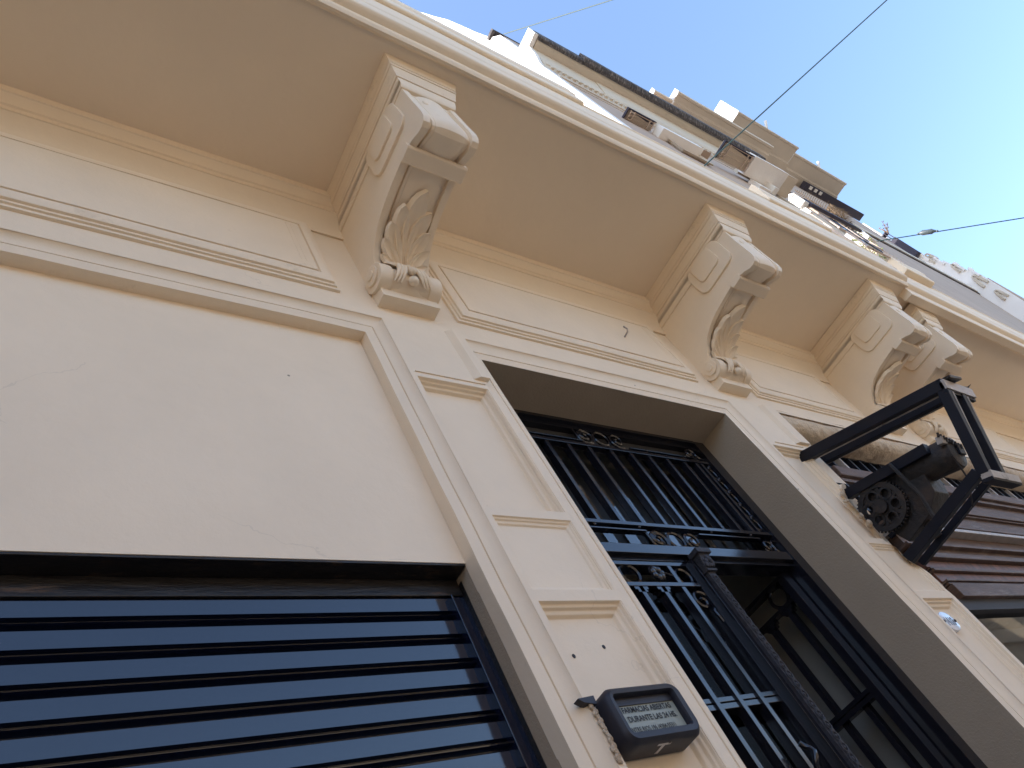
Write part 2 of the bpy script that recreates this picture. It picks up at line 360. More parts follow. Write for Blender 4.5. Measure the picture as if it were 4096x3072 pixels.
mb.build('door_architrave', plaster, house, smooth=35, jitter=0.002)
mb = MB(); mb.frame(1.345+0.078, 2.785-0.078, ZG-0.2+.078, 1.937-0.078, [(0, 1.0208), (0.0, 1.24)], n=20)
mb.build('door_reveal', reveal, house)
mb = MB()
RP = [(0, 1.0), (0.004, 1.010), (0.012, 1.016), (0.020, 1.006), (0.040, 1.001), (0.062, 1.006), (0.082, 1.020), (0.094, 1.042), (0.100, 1.075), (0.10, 1.30)]
RP[0] = (-0.001, 1.001)
mb.frame(3.115, 7.6, ZG-0.2, 1.955, [(-0.02, 1.02), (-0.012, 1.004)]+RP, n=150)
mb.f = [f for f in mb.f if min((mb.v[i].z-EYE)/S for i in f) > 1.60]
mb.build('damaged_architrave', roughm, house, smooth=50, jitter=0.010, jscale=6)
for (x, z, r) in ((3.075, 1.432, 0.016), (3.045, 1.412, 0.014), (3.010, 1.385, 0.012), (2.985, 1.340, 0.010), (2.978, 1.255, 0.012), (2.985, 1.215, 0.015), (2.955, 1.13, 0.010), (3.03, 0.982, 0.008)):
    mb = MB(); mb.sphere(W(x, 1.01, z), r*S, (1, 0.8, 1), 7); mb.build('plaster_lump', roughm, house, jitter=0.012, jscale=22)
# --- infill wall of the shop opening, and its painted soffit
ZI = 0.996
mb = MB(); mb.box(-4, 1.0025, 1.058, 1.35, ZI, 1.90)
mb.build('infill_wall', plaster, house)
mb = MB(); mb.box(-4, 1.002, 1.0595, 1.30, ZI-0.006, ZI-0.0005)
mb.box(-4, 1.002, 1.106, 1.30, ZI-0.050, ZI-0.0065)
mb.build('lintel_soffit', bitumen, house, bevel=0.003, jitter=0.006, jscale=5)
# --- roller shutter
mb = MB(); prof = []
z = ZI-0.052; p = 0.0592
shY = 1.112
while z > ZG:
    prof += [(shY, z), (shY+0.001, z-0.0325), (shY+0.012, z-0.0335), (shY+0.013, z-0.0430), (shY+0.002, z-0.0445), (shY-0.001, z-0.0455), (shY+0.003, z-0.0470),
             (shY+0.013, z-0.0480), (shY+0.013, z-0.0575), (shY+0.001, z-0.0590)]
    z -= p
mb.strip_x(prof, -4, 0.972)
sh = mb.build('roller_shutter', blackp, house, smooth=30)
mb = MB(); mb.box(0.962, 0.967, 1.098, 1.16, ZG, ZI-0.052); mb.box(0.967, 1.0025, 1.108, 1.16, ZG, ZI-0.052)
mb.build('guide_rail', blackp, sh, bevel=0.002)
mb = MB(); mb.box(1.0005, 1.0035, 1.096, 1.115, ZG, ZI-0.02)
mb.build('paint_edge', bitumen, sh, jitter=0.010, jscale=14)

# --- frieze panels above the openings
FP = [(-0.002, 1.003), (0, 0.991), (0.009, 0.990), (0.011, 0.984), (0.018, 0.983), (0.020, 0.976), (0.026, 0.974), (0.045, 0.970), (0.055, 0.972), (0.057, 0.980), (0.062, 0.980), (0.064, 0.971)]
for a, b in ((-0.03, 0.955), (1.395, 2.665), (3.10, 4.08), (5.02, 6.5)):
    mb = MB(); mb.frame(a, b, 2.042, 2.478, FP, n=14); mb.quad_y(a+.0635, b-.0635, 2.042+.0635, 2.478-.0635, .9712)
    for q in (.090, .106): mb.box(b-q-.003, b-q, .9705, .973, 2.15, 2.40)
    mb.build('frieze_panel', trimm, house, smooth=40, jitter=0.002, jscale=3)
# --- cove cornice under the balcony slab
CP = [(1.0, 2.455), (0.992, 2.452), (0.990, 2.470), (0.984, 2.500), (0.972, 2.535), (0.952, 2.565), (0.948, 2.566), (0.948, 2.590), (0.942, 2.594), (0.938, 2.612), (0.925, 2.632), (0.920, 2.634), (0.918, 2.671)]
mb = MB(); mb.strip_x(CP, -4, 7.6, 60)
mb.build('cornice', soffitm, house, smooth=30, jitter=0.004, jscale=2.5)
# --- balcony slab, first part
ZC = 2.670
def slab(x0, x1, yk, zk, name, mtr):
    prof = [(1.30, ZC), (0.345, ZC), (0.336, ZC-0.012), (0.326, ZC-0.014), (0.317, ZC-0.004), (0.3125, ZC+0.008), (0.3125, ZC+0.014), (0.306, ZC+0.017), (0.296, ZC+0.022), (0.288, ZC+0.027), (0.2835, ZC+0.033),
            (0.2825, ZC+0.036), (0.2825, ZC+0.118), (0.2800, ZC+0.123), (0.2790, ZC+0.128), (0.2790, ZC+0.275), (0.272, ZC+0.285), (0.30, 2.96), (1.30, 2.96)]
    prof = [(y+yk if y < 0.5 else y, z+zk if y < 0.5 else z) for y, z in prof]
    mb = MB(); mb.prism_x(prof, x0, x1, 90)
    return mb.build(name, mtr, house, smooth=25, jitter=0.004, jscale=1.7)
slab(-4, 4.60, 0, 0, 'balcony_slab', soffitm)
slab(4.60, 9.0, 0.030, 0.0, 'balcony_slab', soffitm)
# down-stand edge beam of the second part
mb = MB(); mb.prism_x([(0.405, ZC+0.02), (0.405, ZC-0.058), (0.398, ZC-0.064), (0.352, ZC-0.064), (0.347, ZC-0.058), (0.343, ZC+0.02)], 4.60, 9.0)
mb.build('edge_beam', soffitm, house, bevel=0.004)
# parapet blocks on the slab edge
for a, b, h in ((-4, 2.06, 3.13), (3.43, 4.05, 3.12), (4.96, 5.35, 3.10)):
    mb = MB(); mb.prism_x([(0.60, 2.93), (0.274, 2.947), (0.266, 2.951), (0.262, 2.960), (0.262, 3.03), (0.257, 3.04), (0.257, 3.065), (0.262, 3.075), (0.262, h-0.05), (0.258, h-0.04), (0.258, h), (0.60, h)], a, b, 8)
    mb.build('parapet_block', soffitm, house, bevel=0.004, jitter=0.004, jscale=4)
# upper storey wall behind the balcony
mb = MB(); mb.box(-4, 7.6, 1.001, 1.30, 2.96, 4.3); mb.box(-4, 7.6, 0.93, 1.30, 4.3, 4.45)
mb.build('upper_wall', plaster, house)
# party walls and roof behind (closed vestibule)
mb = MB(); mb.box(1.26, 1.36, 1.25, 3.0, ZG, 2.9); mb.box(2.74, 2.84, 1.25, 3.0, ZG, 2.9); mb.box(1.26, 2.84, 3.0, 3.1, ZG, 2.9); mb.box(1.36, 2.74, 1.25, 3.0, 1.93, 2.9)
mb.build('vestibule', inner, house)
mb = MB(); mb.box(-4, 1.25, 1.36, 3.0, ZG, 2.6); mb.build('shop_core', inner, house)
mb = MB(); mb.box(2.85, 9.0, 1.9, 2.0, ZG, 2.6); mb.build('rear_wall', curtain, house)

# --- scroll brackets
XL = [1.0795, 2.782, 4.251, 4.768]; BW = 0.211
def bracket(xL):
    x0, x1 = 0.0, BW
    under = [(0.952, 2.0135), (0.9515, 2.050), (0.940, 2.062), (0.922, 2.080), (0.913, 2.105), (0.914, 2.135), (0.924, 2.160), (0.914, 2.182), (0.888, 2.212), (0.852, 2.240), (0.806, 2.262),
             (0.75, 2.276), (0.69, 2.284), (0.63, 2.289), (0.59, 2.290), (0.555, 2.288), (0.525, 2.276), (0.502, 2.263), (0.480, 2.259), (0.462, 2.266), (0.451, 2.282), (0.447, 2.310), (0.447, 2.40), (0.445, 2.50)]
    def inset(d, keep=2):
        o = []
        for i, (y, z) in enumerate(under):
            a = under[max(i-1, 0)]; b = under[min(i+1, len(under)-1)]
            t = Vector((b[0]-a[0], b[1]-a[1])).normalized(); n = Vector((t.y, -t.x))
            if i < 1: n = Vector((0, 0))
            # inward = toward the body (up / to the wall)
            if n.dot(Vector((1, 0.8))) < 0: n = -n
            o.append((y+n.x*d, z+n.y*d))
        return o
    back = [(0.445, ZC-0.004), (1.004, ZC-0.004), (1.004, 2.0135)]
    mbs = MB()
    cols = [(0, 0), (.12, 0), (.125, .016), (.175, .017), (.18, .008), (.225, .007)]
    cols += [(.23+.54*t/10, .005-.012*math.sin(math.pi*t/10)**.7) for t in range(0, 11)]
    cols += [(.775, .007), (.82, .008), (.825, .017), (.875, .016), (.88, 0), (1, 0)]
    ins_ = {}
    V = []; F = []; nU = len(under); k = len(cols)
    for (f, d) in cols:
        row = inset(d)
        for i, (y, z) in enumerate(row):
            wgt = 0 if i < 2 else 1
            y0_, z0_ = under[i]; V.append(W(xL+BW*f, y0_+(y-y0_)*wgt, z0_+(z-z0_)*wgt))
    for c_ in range(k-1):
        for i in range(nU-1): F.append((c_*nU+i, c_*nU+i+1, (c_+1)*nU+i+1, (c_+1)*nU+i))
    base = len(V)
    for f in (0, 1):
        for y, z in back: V.append(W(xL+BW*f, y, z))
    F.append(tuple(range(nU))+(base, base+1, base+2))
    F.append(tuple((k-1)*nU+i for i in range(nU))+(base+3, base+4, base+5))
    F.append(tuple(c_*nU+nU-1 for c_ in range(k))+(base+3, base))
    F.append((base, base+1, base+4, base+3)); F.append((base+1, base+2, base+5, base+4))
    F.append(tuple(c_*nU for c_ in range(k))+(base+5, base+2))
    mbs.add(V, F)
    body = mbs.build('bracket', trimm, house, smooth=28)
    # cross band
    mb = MB(); mb.prism_x([(0.612, 2.300), (0.612, 2.272), (0.606, 2.266), (0.560, 2.268), (0.553, 2.274), (0.553, 2.300)], xL-0.010, xL+BW+0.010)
    mb.build('cross_band', trimm, body, bevel=0.004)
    # crown mouldings
    mb = MB()
    def ring(e0, e1, f0, f1, za, zb): mb.frustum((xL-e0, xL+BW+e0, f0, 1.0, za), (xL-e1, xL+BW+e1, f1, 1.0, zb))
    ring(.004, .006, .440, .430, 2.515, 2.530); ring(.006, .010, .430, .424, 2.530, 2.560); ring(.014, .016, .420, .417, 2.561, 2.572)
    ring(.016, .026, .417, .405, 2.573, 2.610); ring(.028, .030, .402, .400, 2.611, 2.628); ring(.030, .040, .398, .385, 2.629, 2.669)
    mb.build('crown_moulding', trimm, body, bevel=0.003, smooth=35)
    # side panels: two stacked rounded plates on each side
    for sgn in (-1, 1):
        mb = MB()
        def rr(y0, y1, z0, z1, r, skew=0.0):
            pts = []
            for cx, cz, a0 in ((y1-r, z0+r, -90), (y1-r, z1-r, 0), (y0+r, z1-r, 90), (y0+r, z0+r, 180)):
                for q in range(5):
                    a = math.radians(a0+q*22.5); pts.append((cx+r*math.cos(a), cz+r*math.sin(a)))
            return pts
        xa = xL if sgn < 0 else xL+BW
        for (pr, t0, t1) in ((rr(.500, .722, 2.375, 2.545, .040), -0.004, .0105), (rr(.548, .685, 2.425, 2.540, .026), .010, .019)):
            mb.prism_x(pr, xa+sgn*t0, xa+sgn*t1)
        mb.build('side_panel', trimm, body, bevel=0.004, seg=3, smooth=35)
        # horizontal ledge from panel back to the wall
        mb = MB(); mb.box(min(xa, xa+sgn*.006), max(xa, xa+sgn*.006), 0.715, 0.999, 2.495, 2.520); mb.build('side_ledge', trimm, body, bevel=0.002)
    # volutes
    for sgn in (-1, 1):
        xa = xL-0.010 if sgn < 0 else xL+BW+0.010
        mb = MB()
        def disc(xc0, xc1, cy, cz, r):
            mb.prism_x([(cy+r*math.cos(2*math.pi*q/28), cz+r*math.sin(2*math.pi*q/28)) for q in range(28)], xc0, xc1)
        xi = xL+BW*.17 if sgn < 0 else xL+BW*.83
        disc(min(xi, xa), max(xi, xa), .951, 2.106, .053)
        disc(min(xa, xa+sgn*.008), max(xa, xa+sgn*.008), .949, 2.110, .036)
        disc(min(xa, xa+sgn*.013), max(xa, xa+sgn*.013), .948, 2.112, .018)
        mb.build('volute', trimm, body, bevel=0.004, seg=3, smooth=40)
    mb = MB(); mb.prism_x([(.955+.050*math.cos(2*math.pi*q/28), 2.106+.050*math.sin(2*math.pi*q/28)) for q in range(28)], xL+BW*.16, xL+BW*.84)
    mb.build('volute_roll', trimm, body, smooth=60)
    # palmette leaf on the curved underside
    curve = inset(-0.002)[6:15]
    cum = [0]
    for i in range(1, len(curve)): cum.append(cum[-1]+(Vector(curve[i])-Vector(curve[i-1])).length)
    def at(s_):
        s_ = max(min(s_, cum[-1]*1.3), -0.1)
        if s_ <= 0:    # wrap down over the volute
            a, b = curve[0], curve[1]; t = Vector((b[0]-a[0], b[1]-a[1])).normalized()
            ang = -s_/0.050
            cy, cz, r = .953, 2.108, .056
            th0 = math.atan2(curve[0][1]-cz, curve[0][0]-cy); th = th0+ang
            return Vector((cy+r*math.cos(th), cz+r*math.sin(th))), Vector((math.cos(th), math.sin(th)))
        for i in range(1, len(curve)):
            if s_ <= cum[i] or i == len(curve)-1:
                f = (s_-cum[i-1])/(cum[i]-cum[i-1]); a, b = Vector(curve[i-1]), Vector(curve[i])
                t = (b-a).normalized(); n = Vector((t.y, -t.x))
                if n.y > 0: n = -n
                return a+(b-a)*f, n
    mb = MB(); xc = xL+BW/2
    def leaf(s0, t0, s1, t1, wd, lift=.016, curl=.018, bend=0.0):
        nu, nv = 14, 9; V = []; F = []
        for i in range(nu+1):
            u = i/nu; sh_ = (math.sin(math.pi*min(1, u*1.0)**1.9)**.62)*wd if 0 < u < 1 else 0
            sh_ = max(sh_, wd*.10*(1-u)); sc_ = s0+(s1-s0)*u; tc_ = t0+(t1-t0)*(u**(1.0+bend))
            dv = Vector((s1-s0, (t1-t0)*(1+bend)*(u**bend if bend else 1))).normalized(); pv = Vector((-dv.y, dv.x))
            for j in range(nv):
                v_ = -1+2*j/(nv-1)
                q = Vector((sc_, tc_))+pv*v_*sh_
                p, n = at(q.x)
                h = lift*(0.35+0.65*math.sin(math.pi*min(u+.12, 1)))*(0.22+0.78*(abs(v_)**1.8))*(0 if abs(v_) == 1 else 1)+curl*u**3*(0.4 if abs(v_) == 1 else 1)+.002
                V.append(W(xc+q.y, p.x+n.x*h, p.y+n.y*h))
        for i in range(nu):
            for j in range(nv-1): F.append((i*nv+j, i*nv+j+1, (i+1)*nv+j+1, (i+1)*nv+j))
        mb.add(V, F)
    leaf(-.02, 0, .300, .004, .0400, .024, .034)
    for sg in (-1, 1):
        leaf(-.025, sg*.006, .232, sg*.050, .0330, .022, .030, .5)
        leaf(-.03, sg*.010, .160, sg*.074, .0300, .021, .026, .6)
        leaf(-.035, sg*.014, .092, sg*.086, .0250, .020, .022, .7)
        leaf(-.040, sg*.016, .034, sg*.088, .0200, .018, .016, .8)
        leaf(-.050, sg*.020, -.010, sg*.078, .0150, .016, .008, .6)
    for j_, (ss, rr_) in enumerate(((-.055, .014), (-.088, .017), (-.028, .010))):
        p, n = at(ss); mb.sphere(W(xc, p.x+n.x*.008, p.y+n.y*.008), rr_*S, (1.1, 1, 1), 8)
    for sg in (-1, 1):     # flowing stems down to the beads
        for o_ in (.014, .026, .038):
            pts = []
            for q in range(12):
                u = q/11; p, n = at(-.10+u*.12); pts.append(W(xc+sg*(o_+.030*(1-u)**2-.004*u), p.x+n.x*.007, p.y+n.y*.007))
            mb.tube(pts, [.008*(0.5+math.sin(math.pi*q/11)) for q in range(12)], 8)
    mb.build('acanthus_leaf', trimm, body, smooth=50, weld=False)
    # little carved tuft on top of the nose
    mb = MB()
    for q in range(5):
        mb.sphere(W(xL+BW*(.32+.09*q), .447, 2.47-.012*abs(q-2)), .016*S, (0.7, .5, 1.3), 6)
    mb.build('carved_tuft', trimm, body, smooth=60)
    return body
b0 = bracket(XL[0])
for i, x in enumerate(XL[1:]):
    off = Vector((S*(x-XL[0]), 0, 0))
    if i == 2: off += Vector((S*0.0, S*0.012, -S*0.018))
    copy_tree(b0, house, off)

# --- entrance gate ------------------------------------------------------------
YG = 1.20
def spiral(cx, cz, r0, r1, a0, turns, y, n=40, m=None, sq=1.0):
    pts = []
    for i in range(n+1):
        t = i/n; r = r0+(r1-r0)*t; a = a0+2*math.pi*turns*t; pts.append(W(cx+r*math.cos(a)*sq, y, cz+r*math.sin(a)))
    return pts
def ring_pts(cx, cz, r, y, n=28): return [W(cx+r*math.cos(2*math.pi*i/n), y, cz+r*math.sin(2*math.pi*i/n)) for i in range(n+1)]
gate = None
mb = MB()   # fixed surround and transom beam
mb.box(1.418, 1.46, YG-.01, YG+.06, ZG, 1.863); mb.box(2.640, 2.7065, YG-.01, YG+.06, ZG, 1.863); mb.box(1.46, 2.640, YG-.012, YG+.06, 1.842, 1.863)
mb.box(1.46, 2.640, YG+.004, YG+.05, 1.822, 1.842)
mb.box(1.46, 2.640, YG-.006, YG+.07, 1.188, 1.226); mb.box(1.46, 2.640, YG+.010, YG+.07, 1.172, 1.188)
gate = mb.build('entrance_gate', ironp, house, bevel=0.002)
mb = MB(); mb.box(1.46, 2.640, YG-.004, YG+.022, 1.717, 1.733); mb.box(1.46, 2.640, YG-.004, YG+.022, 1.313, 1.328)
mb.box(1.46, 1.930, YG-.002, YG+.020, 1.748, 1.753); mb.box(2.18, 2.560, YG-.002, YG+.020, 1.748, 1.753)
mb.box(1.46, 1.925, YG-.002, YG+.020, 1.291, 1.297); mb.box(2.19, 2.545, YG-.002, YG+.020, 1.291, 1.297)
mb.build('transom_rail', ironp, gate, bevel=0.0015)
k = 0
x = 1.535-0.0
barx = [1.525, 1.630, 1.735, 1.838, 1.940, 2.053, 2.160, 2.262, 2.365, 2.470, 2.545]
for x in barx:
    mb = MB(); mb.box(x-.0085, x+.0085, YG-.001, YG+.026, 1.328, 1.717); mb.build('transom_bar', ironp, gate, bevel=0.001)
def ctube(name, pts, r=.0062, flat=1.6, par=None): 
    mb = MB(); mb.tube(pts, r*S, 6, flat=None); return mb.build(name, ironp, par or gate, smooth=50)
for zc, up in ((1.787, 1), (1.262, -1)):
    for rx in (2.053,): ctube('ring', ring_pts(rx, zc, .036, YG+.008))
    ctube('scroll', spiral(1.965, zc+.004, .044, .006, math.radians(250), 1.6, YG+.008))
    ctube('scroll', [W(1.925, YG+.008, zc+.032)]+spiral(1.972, zc, .046, .012, math.radians(200), 1.35, YG+.008))
    ctube('scroll', spiral(2.141, zc+.004, .044, .006, math.radians(290), -1.6, YG+.008))
    ctube('ring', ring_pts(2.628, zc, .030, YG+.008)); ctube('scroll', spiral(2.572, zc, .040, .006, math.radians(200), 1.5, YG+.008))
for z in (1.743, 1.303):
    for x in (1.70, 1.90, 2.27, 2.50):
        mb = MB(); mb.sphere(W(x, YG, z+.004), .006*S, (1, 1, 1), 6); mb.build('rivet', ironp, gate)
mb = MB(); mb.box(1.46, 2.64, YG+.030, YG+.055, 1.757, 1.822)
mb.build('head_board', mat('dark_grey_paint', (0.05, 0.05, 0.052), 0.4), gate)
# ornamental side strip, upper right
mb = MB()
mb.box(2.572, 2.586, YG-.002, YG+.022, 1.328, 1.717)
mb.build('transom_stile', ironp, gate, bevel=0.001)
for q in range(5):
    zc = 1.375+q*.072
    ctube('ring', [W(2.613+.018*math.cos(a*math.pi/8), YG+.008, zc+.030*math.sin(a*math.pi/8)) for a in range(17)], .004)
    mb = MB(); mb.sphere(W(2.613, YG+.004, zc+.036), .010*S, (1, .7, 1), 6); mb.sphere(W(2.603, YG+.004, zc+.028), .006*S, n=5); mb.sphere(W(2.624, YG+.004, zc+.044), .006*S, n=5); mb.build('rosette', ironp, gate)
# leaves: local function builds a leaf in plane (u along width, z) and maps by fn
def door_leaf(fn, name, wd=0.585):
    def bx(mb, u0, u1, d0, d1, z0, z1):
        P = [fn(u, d, z) for z in (z0, z1) for d in (d0, d1) for u in (u0, u1)]
        mb.add(P, [(0, 1, 3, 2), (4, 6, 7, 5), (0, 4, 5, 1), (2, 3, 7, 6), (0, 2, 6, 4), (1, 5, 7, 3)])
    mb = MB(); bx(mb, 0, .030, 0, .045, ZG+.03, 1.170); bx(mb, wd-.03, wd, 0, .045, ZG+.03, 1.170); bx(mb, .03, wd-.03, 0, .045, 1.155, 1.170); bx(mb, .03, wd-.03, -.002, .030, 1.071, 1.086)
    bx(mb, .03, wd-.03, .006, .045, .688, .702); bx(mb, .03, wd-.03, .006, .045, .668, .684); bx(mb, .03, wd-.03, 0, .045, ZG+.03, ZG+.5)
    lf = mb.build(name, ironp, gate, bevel=0.0015)
    k = wd/0.585
    for u in (.085, .182, .278, .375, .468):
        mb = MB(); t = 1.155 if u > .46 else 1.071
        bx(mb, u*k-.009, u*k+.009, 0, .030, ZG+.5, t); mb.build('leaf_bar', ironp, lf, bevel=0.001)
        if u < .46:
            mb = MB(); bx(mb, u*k-.028, u*k+.028, 0, .028, 1.060, 1.0715); bx(mb, u*k-.019, u*k+.019, 0, .028, 1.050, 1.060); mb.build('corbel', ironp, lf)
    def rt(cx, cz, r, n=26): return [fn(cx*k+r*math.cos(2*math.pi*i/n), .010, cz+r*math.sin(2*math.pi*i/n)) for i in range(n+1)]
    ctube('ring', rt(.278, 1.124, .038), .007, par=lf); ctube('ring', rt(.085, 1.124, .038), .007, par=lf)
    ctube('ring', rt(.516, 1.116, .032), .006, par=lf)
    sp = []
    for i in range(36):
        t = i/35; r = .046-.040*t; a = math.radians(-60)+2*math.pi*1.5*t; sp.append(fn(.525*k+r*math.cos(a), .010, 1.022+r*math.sin(a)))
    ctube('scroll', [fn(.555*k, .010, .93), fn(.553*k, .010, .96)]+sp, .006, par=lf)
    mb = MB(); bx(mb, .548*k, .556*k, 0, .02, ZG+.5, .94); mb.build('leaf_bar', ironp, lf)
    mb = MB()
    for q in range(7):
        a = q*.9; mb.sphere(fn(.385*k+.018*math.cos(a), -.004, 1.118+.016*math.sin(a)), .012*S, (1, .8, 1.2), 6)
    mb.tube([fn(.385*k, 0, 1.118), fn(.43*k, 0, 1.122), fn(.455*k, 0, 1.112)], .004*S, 6)
    mb.tube([fn(.385*k+.024*math.cos(a), 0, 1.128+.022*math.sin(a)) for a in [i*.45 for i in range(15)]], .004*S, 6)
    mb.build('rosette', ironp, lf, smooth=60)
    # dark glass pane behind
    mb = MB(); mb.add([fn(.03, .060, ZG+.5), fn(wd-.03, .060, ZG+.5), fn(wd-.03, .060, 1.155), fn(.03, .060, 1.155)], [(0, 1, 2, 3)]); 
    if name == 'gate_leaf': mb.build('glass_pane', glass, lf)
    mb = MB()
    for u in (.03, .23, .43, wd-.05): bx(mb, u, u+.022, .075, .095, ZG+.5, 1.155)
    bx(mb, .03, wd-.03, .075, .095, 1.135, 1.155); bx(mb, .03, wd-.03, .075, .095, .66, .70)
    if name == 'gate_leaf': mb.build('window_sash', ironp, lf)
    return lf
door_leaf(lambda u, d, z: W(1.462+u, YG+.012+d, z), 'gate_leaf')
a_ = math.radians(84)
door_leaf(lambda u, d, z: W(2.632-u*math.cos(a_)-d*math.sin(a_)*.0-d, YG+.045+u*math.sin(a_), z), 'gate_leaf_open', 0.57)
# transom glass
mb = MB(); mb.quad_y(1.46, 2.64, 1.20, 1.85, YG+.060); mb.build('glass_pane', glass, gate)
mb = MB()
for x in (1.47, 1.72, 2.05, 2.38, 2.62): mb.box(x-.010, x+.010, YG+.078, YG+.098, 1.226, 1.84)
mb.box(1.46, 2.64, YG+.078, YG+.098, 1.226, 1.245); mb.build('window_sash', ironp, gate)
# meeting stile with cast relief
mb = MB(); mb.box(2.035, 2.100, YG-.006, YG+.05, ZG+.03, 1.172); mb.box(2.096, 2.110, YG+.010, YG+.05, ZG+.03, 1.172); stile = mb.build('meeting_stile', ironp, gate, bevel=0.0015)
mb = MB(); mb.box(2.052, 2.086, YG-.018, YG-.006, ZG+.1, 1.105)
z = 1.09
while z > .2:
    mb.tube([W(2.069+.011*math.cos(a), YG-.020, z-.016+.014*math.sin(a)) for a in [i*.5 for i in range(14)]], .0028*S, 5)
    mb.sphere(W(2.069, YG-.020, z-.016), .006*S, (1, .6, 1), 5); mb.sphere(W(2.069, YG-.020, z), .004*S, (2, .6, 1), 5)
    z -= .032
mb.build('cast_relief', relief, stile, bevel=0.0)
mb = MB(); mb.frustum((2.046, 2.094, YG-.028, YG, 1.105), (2.046, 2.094, YG-.028, YG, 1.113)); mb.frustum((2.052, 2.088, YG-.022, YG, 1.113), (2.044, 2.098, YG-.036, YG, 1.168)); mb.box(2.036, 2.106, YG-.044, YG, 1.168, 1.186)
for q in range(6): mb.sphere(W(2.056+.008*q, YG-.036+.004*abs(q-2.5), 1.150-.010*(q % 2)), .008*S, (1, 1, 1.6), 5)
for q in range(4): mb.sphere(W(2.058+.010*q, YG-.028, 1.128), .007*S, (1, 1, 1.6), 5)
mb.build('capital', relief, stile, bevel=0.002)
# twisted handle low on the leaf
mb = MB(); pts = [W(1.895+.010*math.sin(i*.9), YG-.03+.010*math.cos(i*.9), .53-.012*i) for i in range(26)]; mb.tube(pts, .008*S, 7); mb.build('pull_handle', ironp, gate, smooth=60)

# --- right-hand shopfront: grille, boarded box, glass
YS = 1.12
mb = MB(); mb.box(3.12, 7.5, YS, YS+.03, 1.845, 1.875); mb.box(3.12, 7.5, YS, YS+.03, 1.72, 1.75); mb.box(2.95, 3.75, YS, YS+.03, 1.44, 1.46); mb.box(2.95, 3.75, YS, YS+.03, 1.62, 1.655)
grl = mb.build('shop_grille', steel, house, bevel=0.002)
x = 3.055
while x < 7.4:
    lo = 1.30 if x < 3.75 else 1.72
    mb = MB(); mb.box(x-.010, x+.010, YS-.005, YS+.03, lo, 1.845); mb.build('grille_bar', galv if int(x*10) % 3 == 0 else steel, grl, bevel=0.001); x += .105
mb = MB(); mb.quad_y(2.9, 7.5, .9, 1.88, YS+.05); mb.build('glass_pane', glass, house)
# boards: horizontal mouldings on the box
def hb(x0, x1, z0, z1, y, m, nm, bev=.004): 
    mb = MB(); mb.box(x0, x1, y, YS+.06, z0, z1); return mb.build(nm, m, box, bevel=bev, jitter=0.004, jscale=3)
mb = MB(); mb.box(3.50, 7.5, YS+.012, YS+.25, .955, 1.718)
box = mb.build('shutter_box', wood, house)
hb(3.46, 7.5, 1.655, 1.720, YS-.030, wood, 'wood_moulding', .010); hb(3.46, 7.5, 1.628, 1.652, YS-.012, wood, 'wood_moulding')
hb(3.46, 7.5, 1.498, 1.512, YS-.014, wood, 'wood_moulding'); hb(3.46, 7.5, 1.486, 1.495, YS-.004, wood, 'wood_moulding')
hb(3.46, 7.5, 1.368, 1.380, YS-.016, wood, 'wood_moulding'); hb(3.46, 7.5, 1.318, 1.338, YS-.034, galv, 'metal_strip'); hb(3.46, 7.5, 1.340, 1.364, YS-.006, wood, 'wood_moulding')
hb(3.46, 7.5, 1.232, 1.246, YS-.014, wood, 'wood_moulding'); hb(3.46, 7.5, 1.150, 1.168, YS-.020, wood, 'wood_moulding'); hb(3.46, 7.5, 1.178, 1.190, YS-.008, wood, 'wood_moulding')
hb(3.46, 7.5, 1.080, 1.094, YS-.012, wood, 'wood_moulding'); hb(3.46, 7.5, 1.098, 1.106, YS-.004, wood, 'wood_moulding'); hb(3.46, 7.5, 1.004, 1.014, YS-.012, wood, 'wood_moulding'); hb(3.46, 7.5, 1.018, 1.028, YS-.018, wood, 'wood_moulding')
hb(3.46, 7.5, 1.030, 1.078, YS+.004, woodred, 'slat_board'); hb(3.46, 7.5, 1.110, 1.148, YS+.004, woodred, 'slat_board'); hb(3.46, 7.5, .935, 1.000, YS-.020, wood, 'bottom_board')
mb = MB(); mb.box(3.2, 7.5, YS+.0, YS+.06, .88, .934); mb.build('bottom_rail', curtain, box)
mb = MB(); mb.quad_y(3.12, 7.5, ZG, .88, YS+.03); mb.build('shop_window', glass, house)

# ================================================================== LIGHT BOX ON THE PILASTER
def rrect(x0, x1, z0, z1, r, n=7, shear=0.0):
    pts = []
    for cx, cz, a0 in ((x1-r, z0+r, -90), (x1-r, z1-r, 0), (x0+r, z1-r, 90), (x0+r, z0+r, 180)):
        for q in range(n+1):
            a = math.radians(a0+q*90/n); pts.append((cx+r*math.cos(a), cz+r*math.sin(a)))
    return pts
lb = empty('pharmacy_light_box', W(1.158, .97, .475), 'dark rounded pharmacy notice box fixed on the pilaster beside the gate', 'sign')
lx0, lx1, lz0, lz1 = 1.093, 1.304, .489, .608
oo = rrect(lx0, lx1, lz0, lz1, .028); ii = rrect(lx0+.021, lx1-.024, lz0+.024, lz1-.020, .006)
k = len(oo)
rows = [(oo, 1.024), (oo, .978), (rrect(lx0+.004, lx1-.004, lz0+.004, lz1-.004, .025), .971), (rrect(lx0+.009, lx1-.009, lz0+.009, lz1-.009, .021), .966),
        (rrect(lx0+.018, lx1-.021, lz0+.021, lz1-.017, .008), .967), (ii, .972), (ii, .983)]
V = []; F = []
for pr, y in rows: V += [W(x, y, z) for x, z in pr]
for i in range(len(rows)-1):
    for j in range(k): F.append((i*k+j, i*k+(j+1) % k, (i+1)*k+(j+1) % k, (i+1)*k+j))
F.append(tuple(range(k)))
mb = MB(); mb.add(V, F); mb.build('housing', boxp, lb, smooth=40)
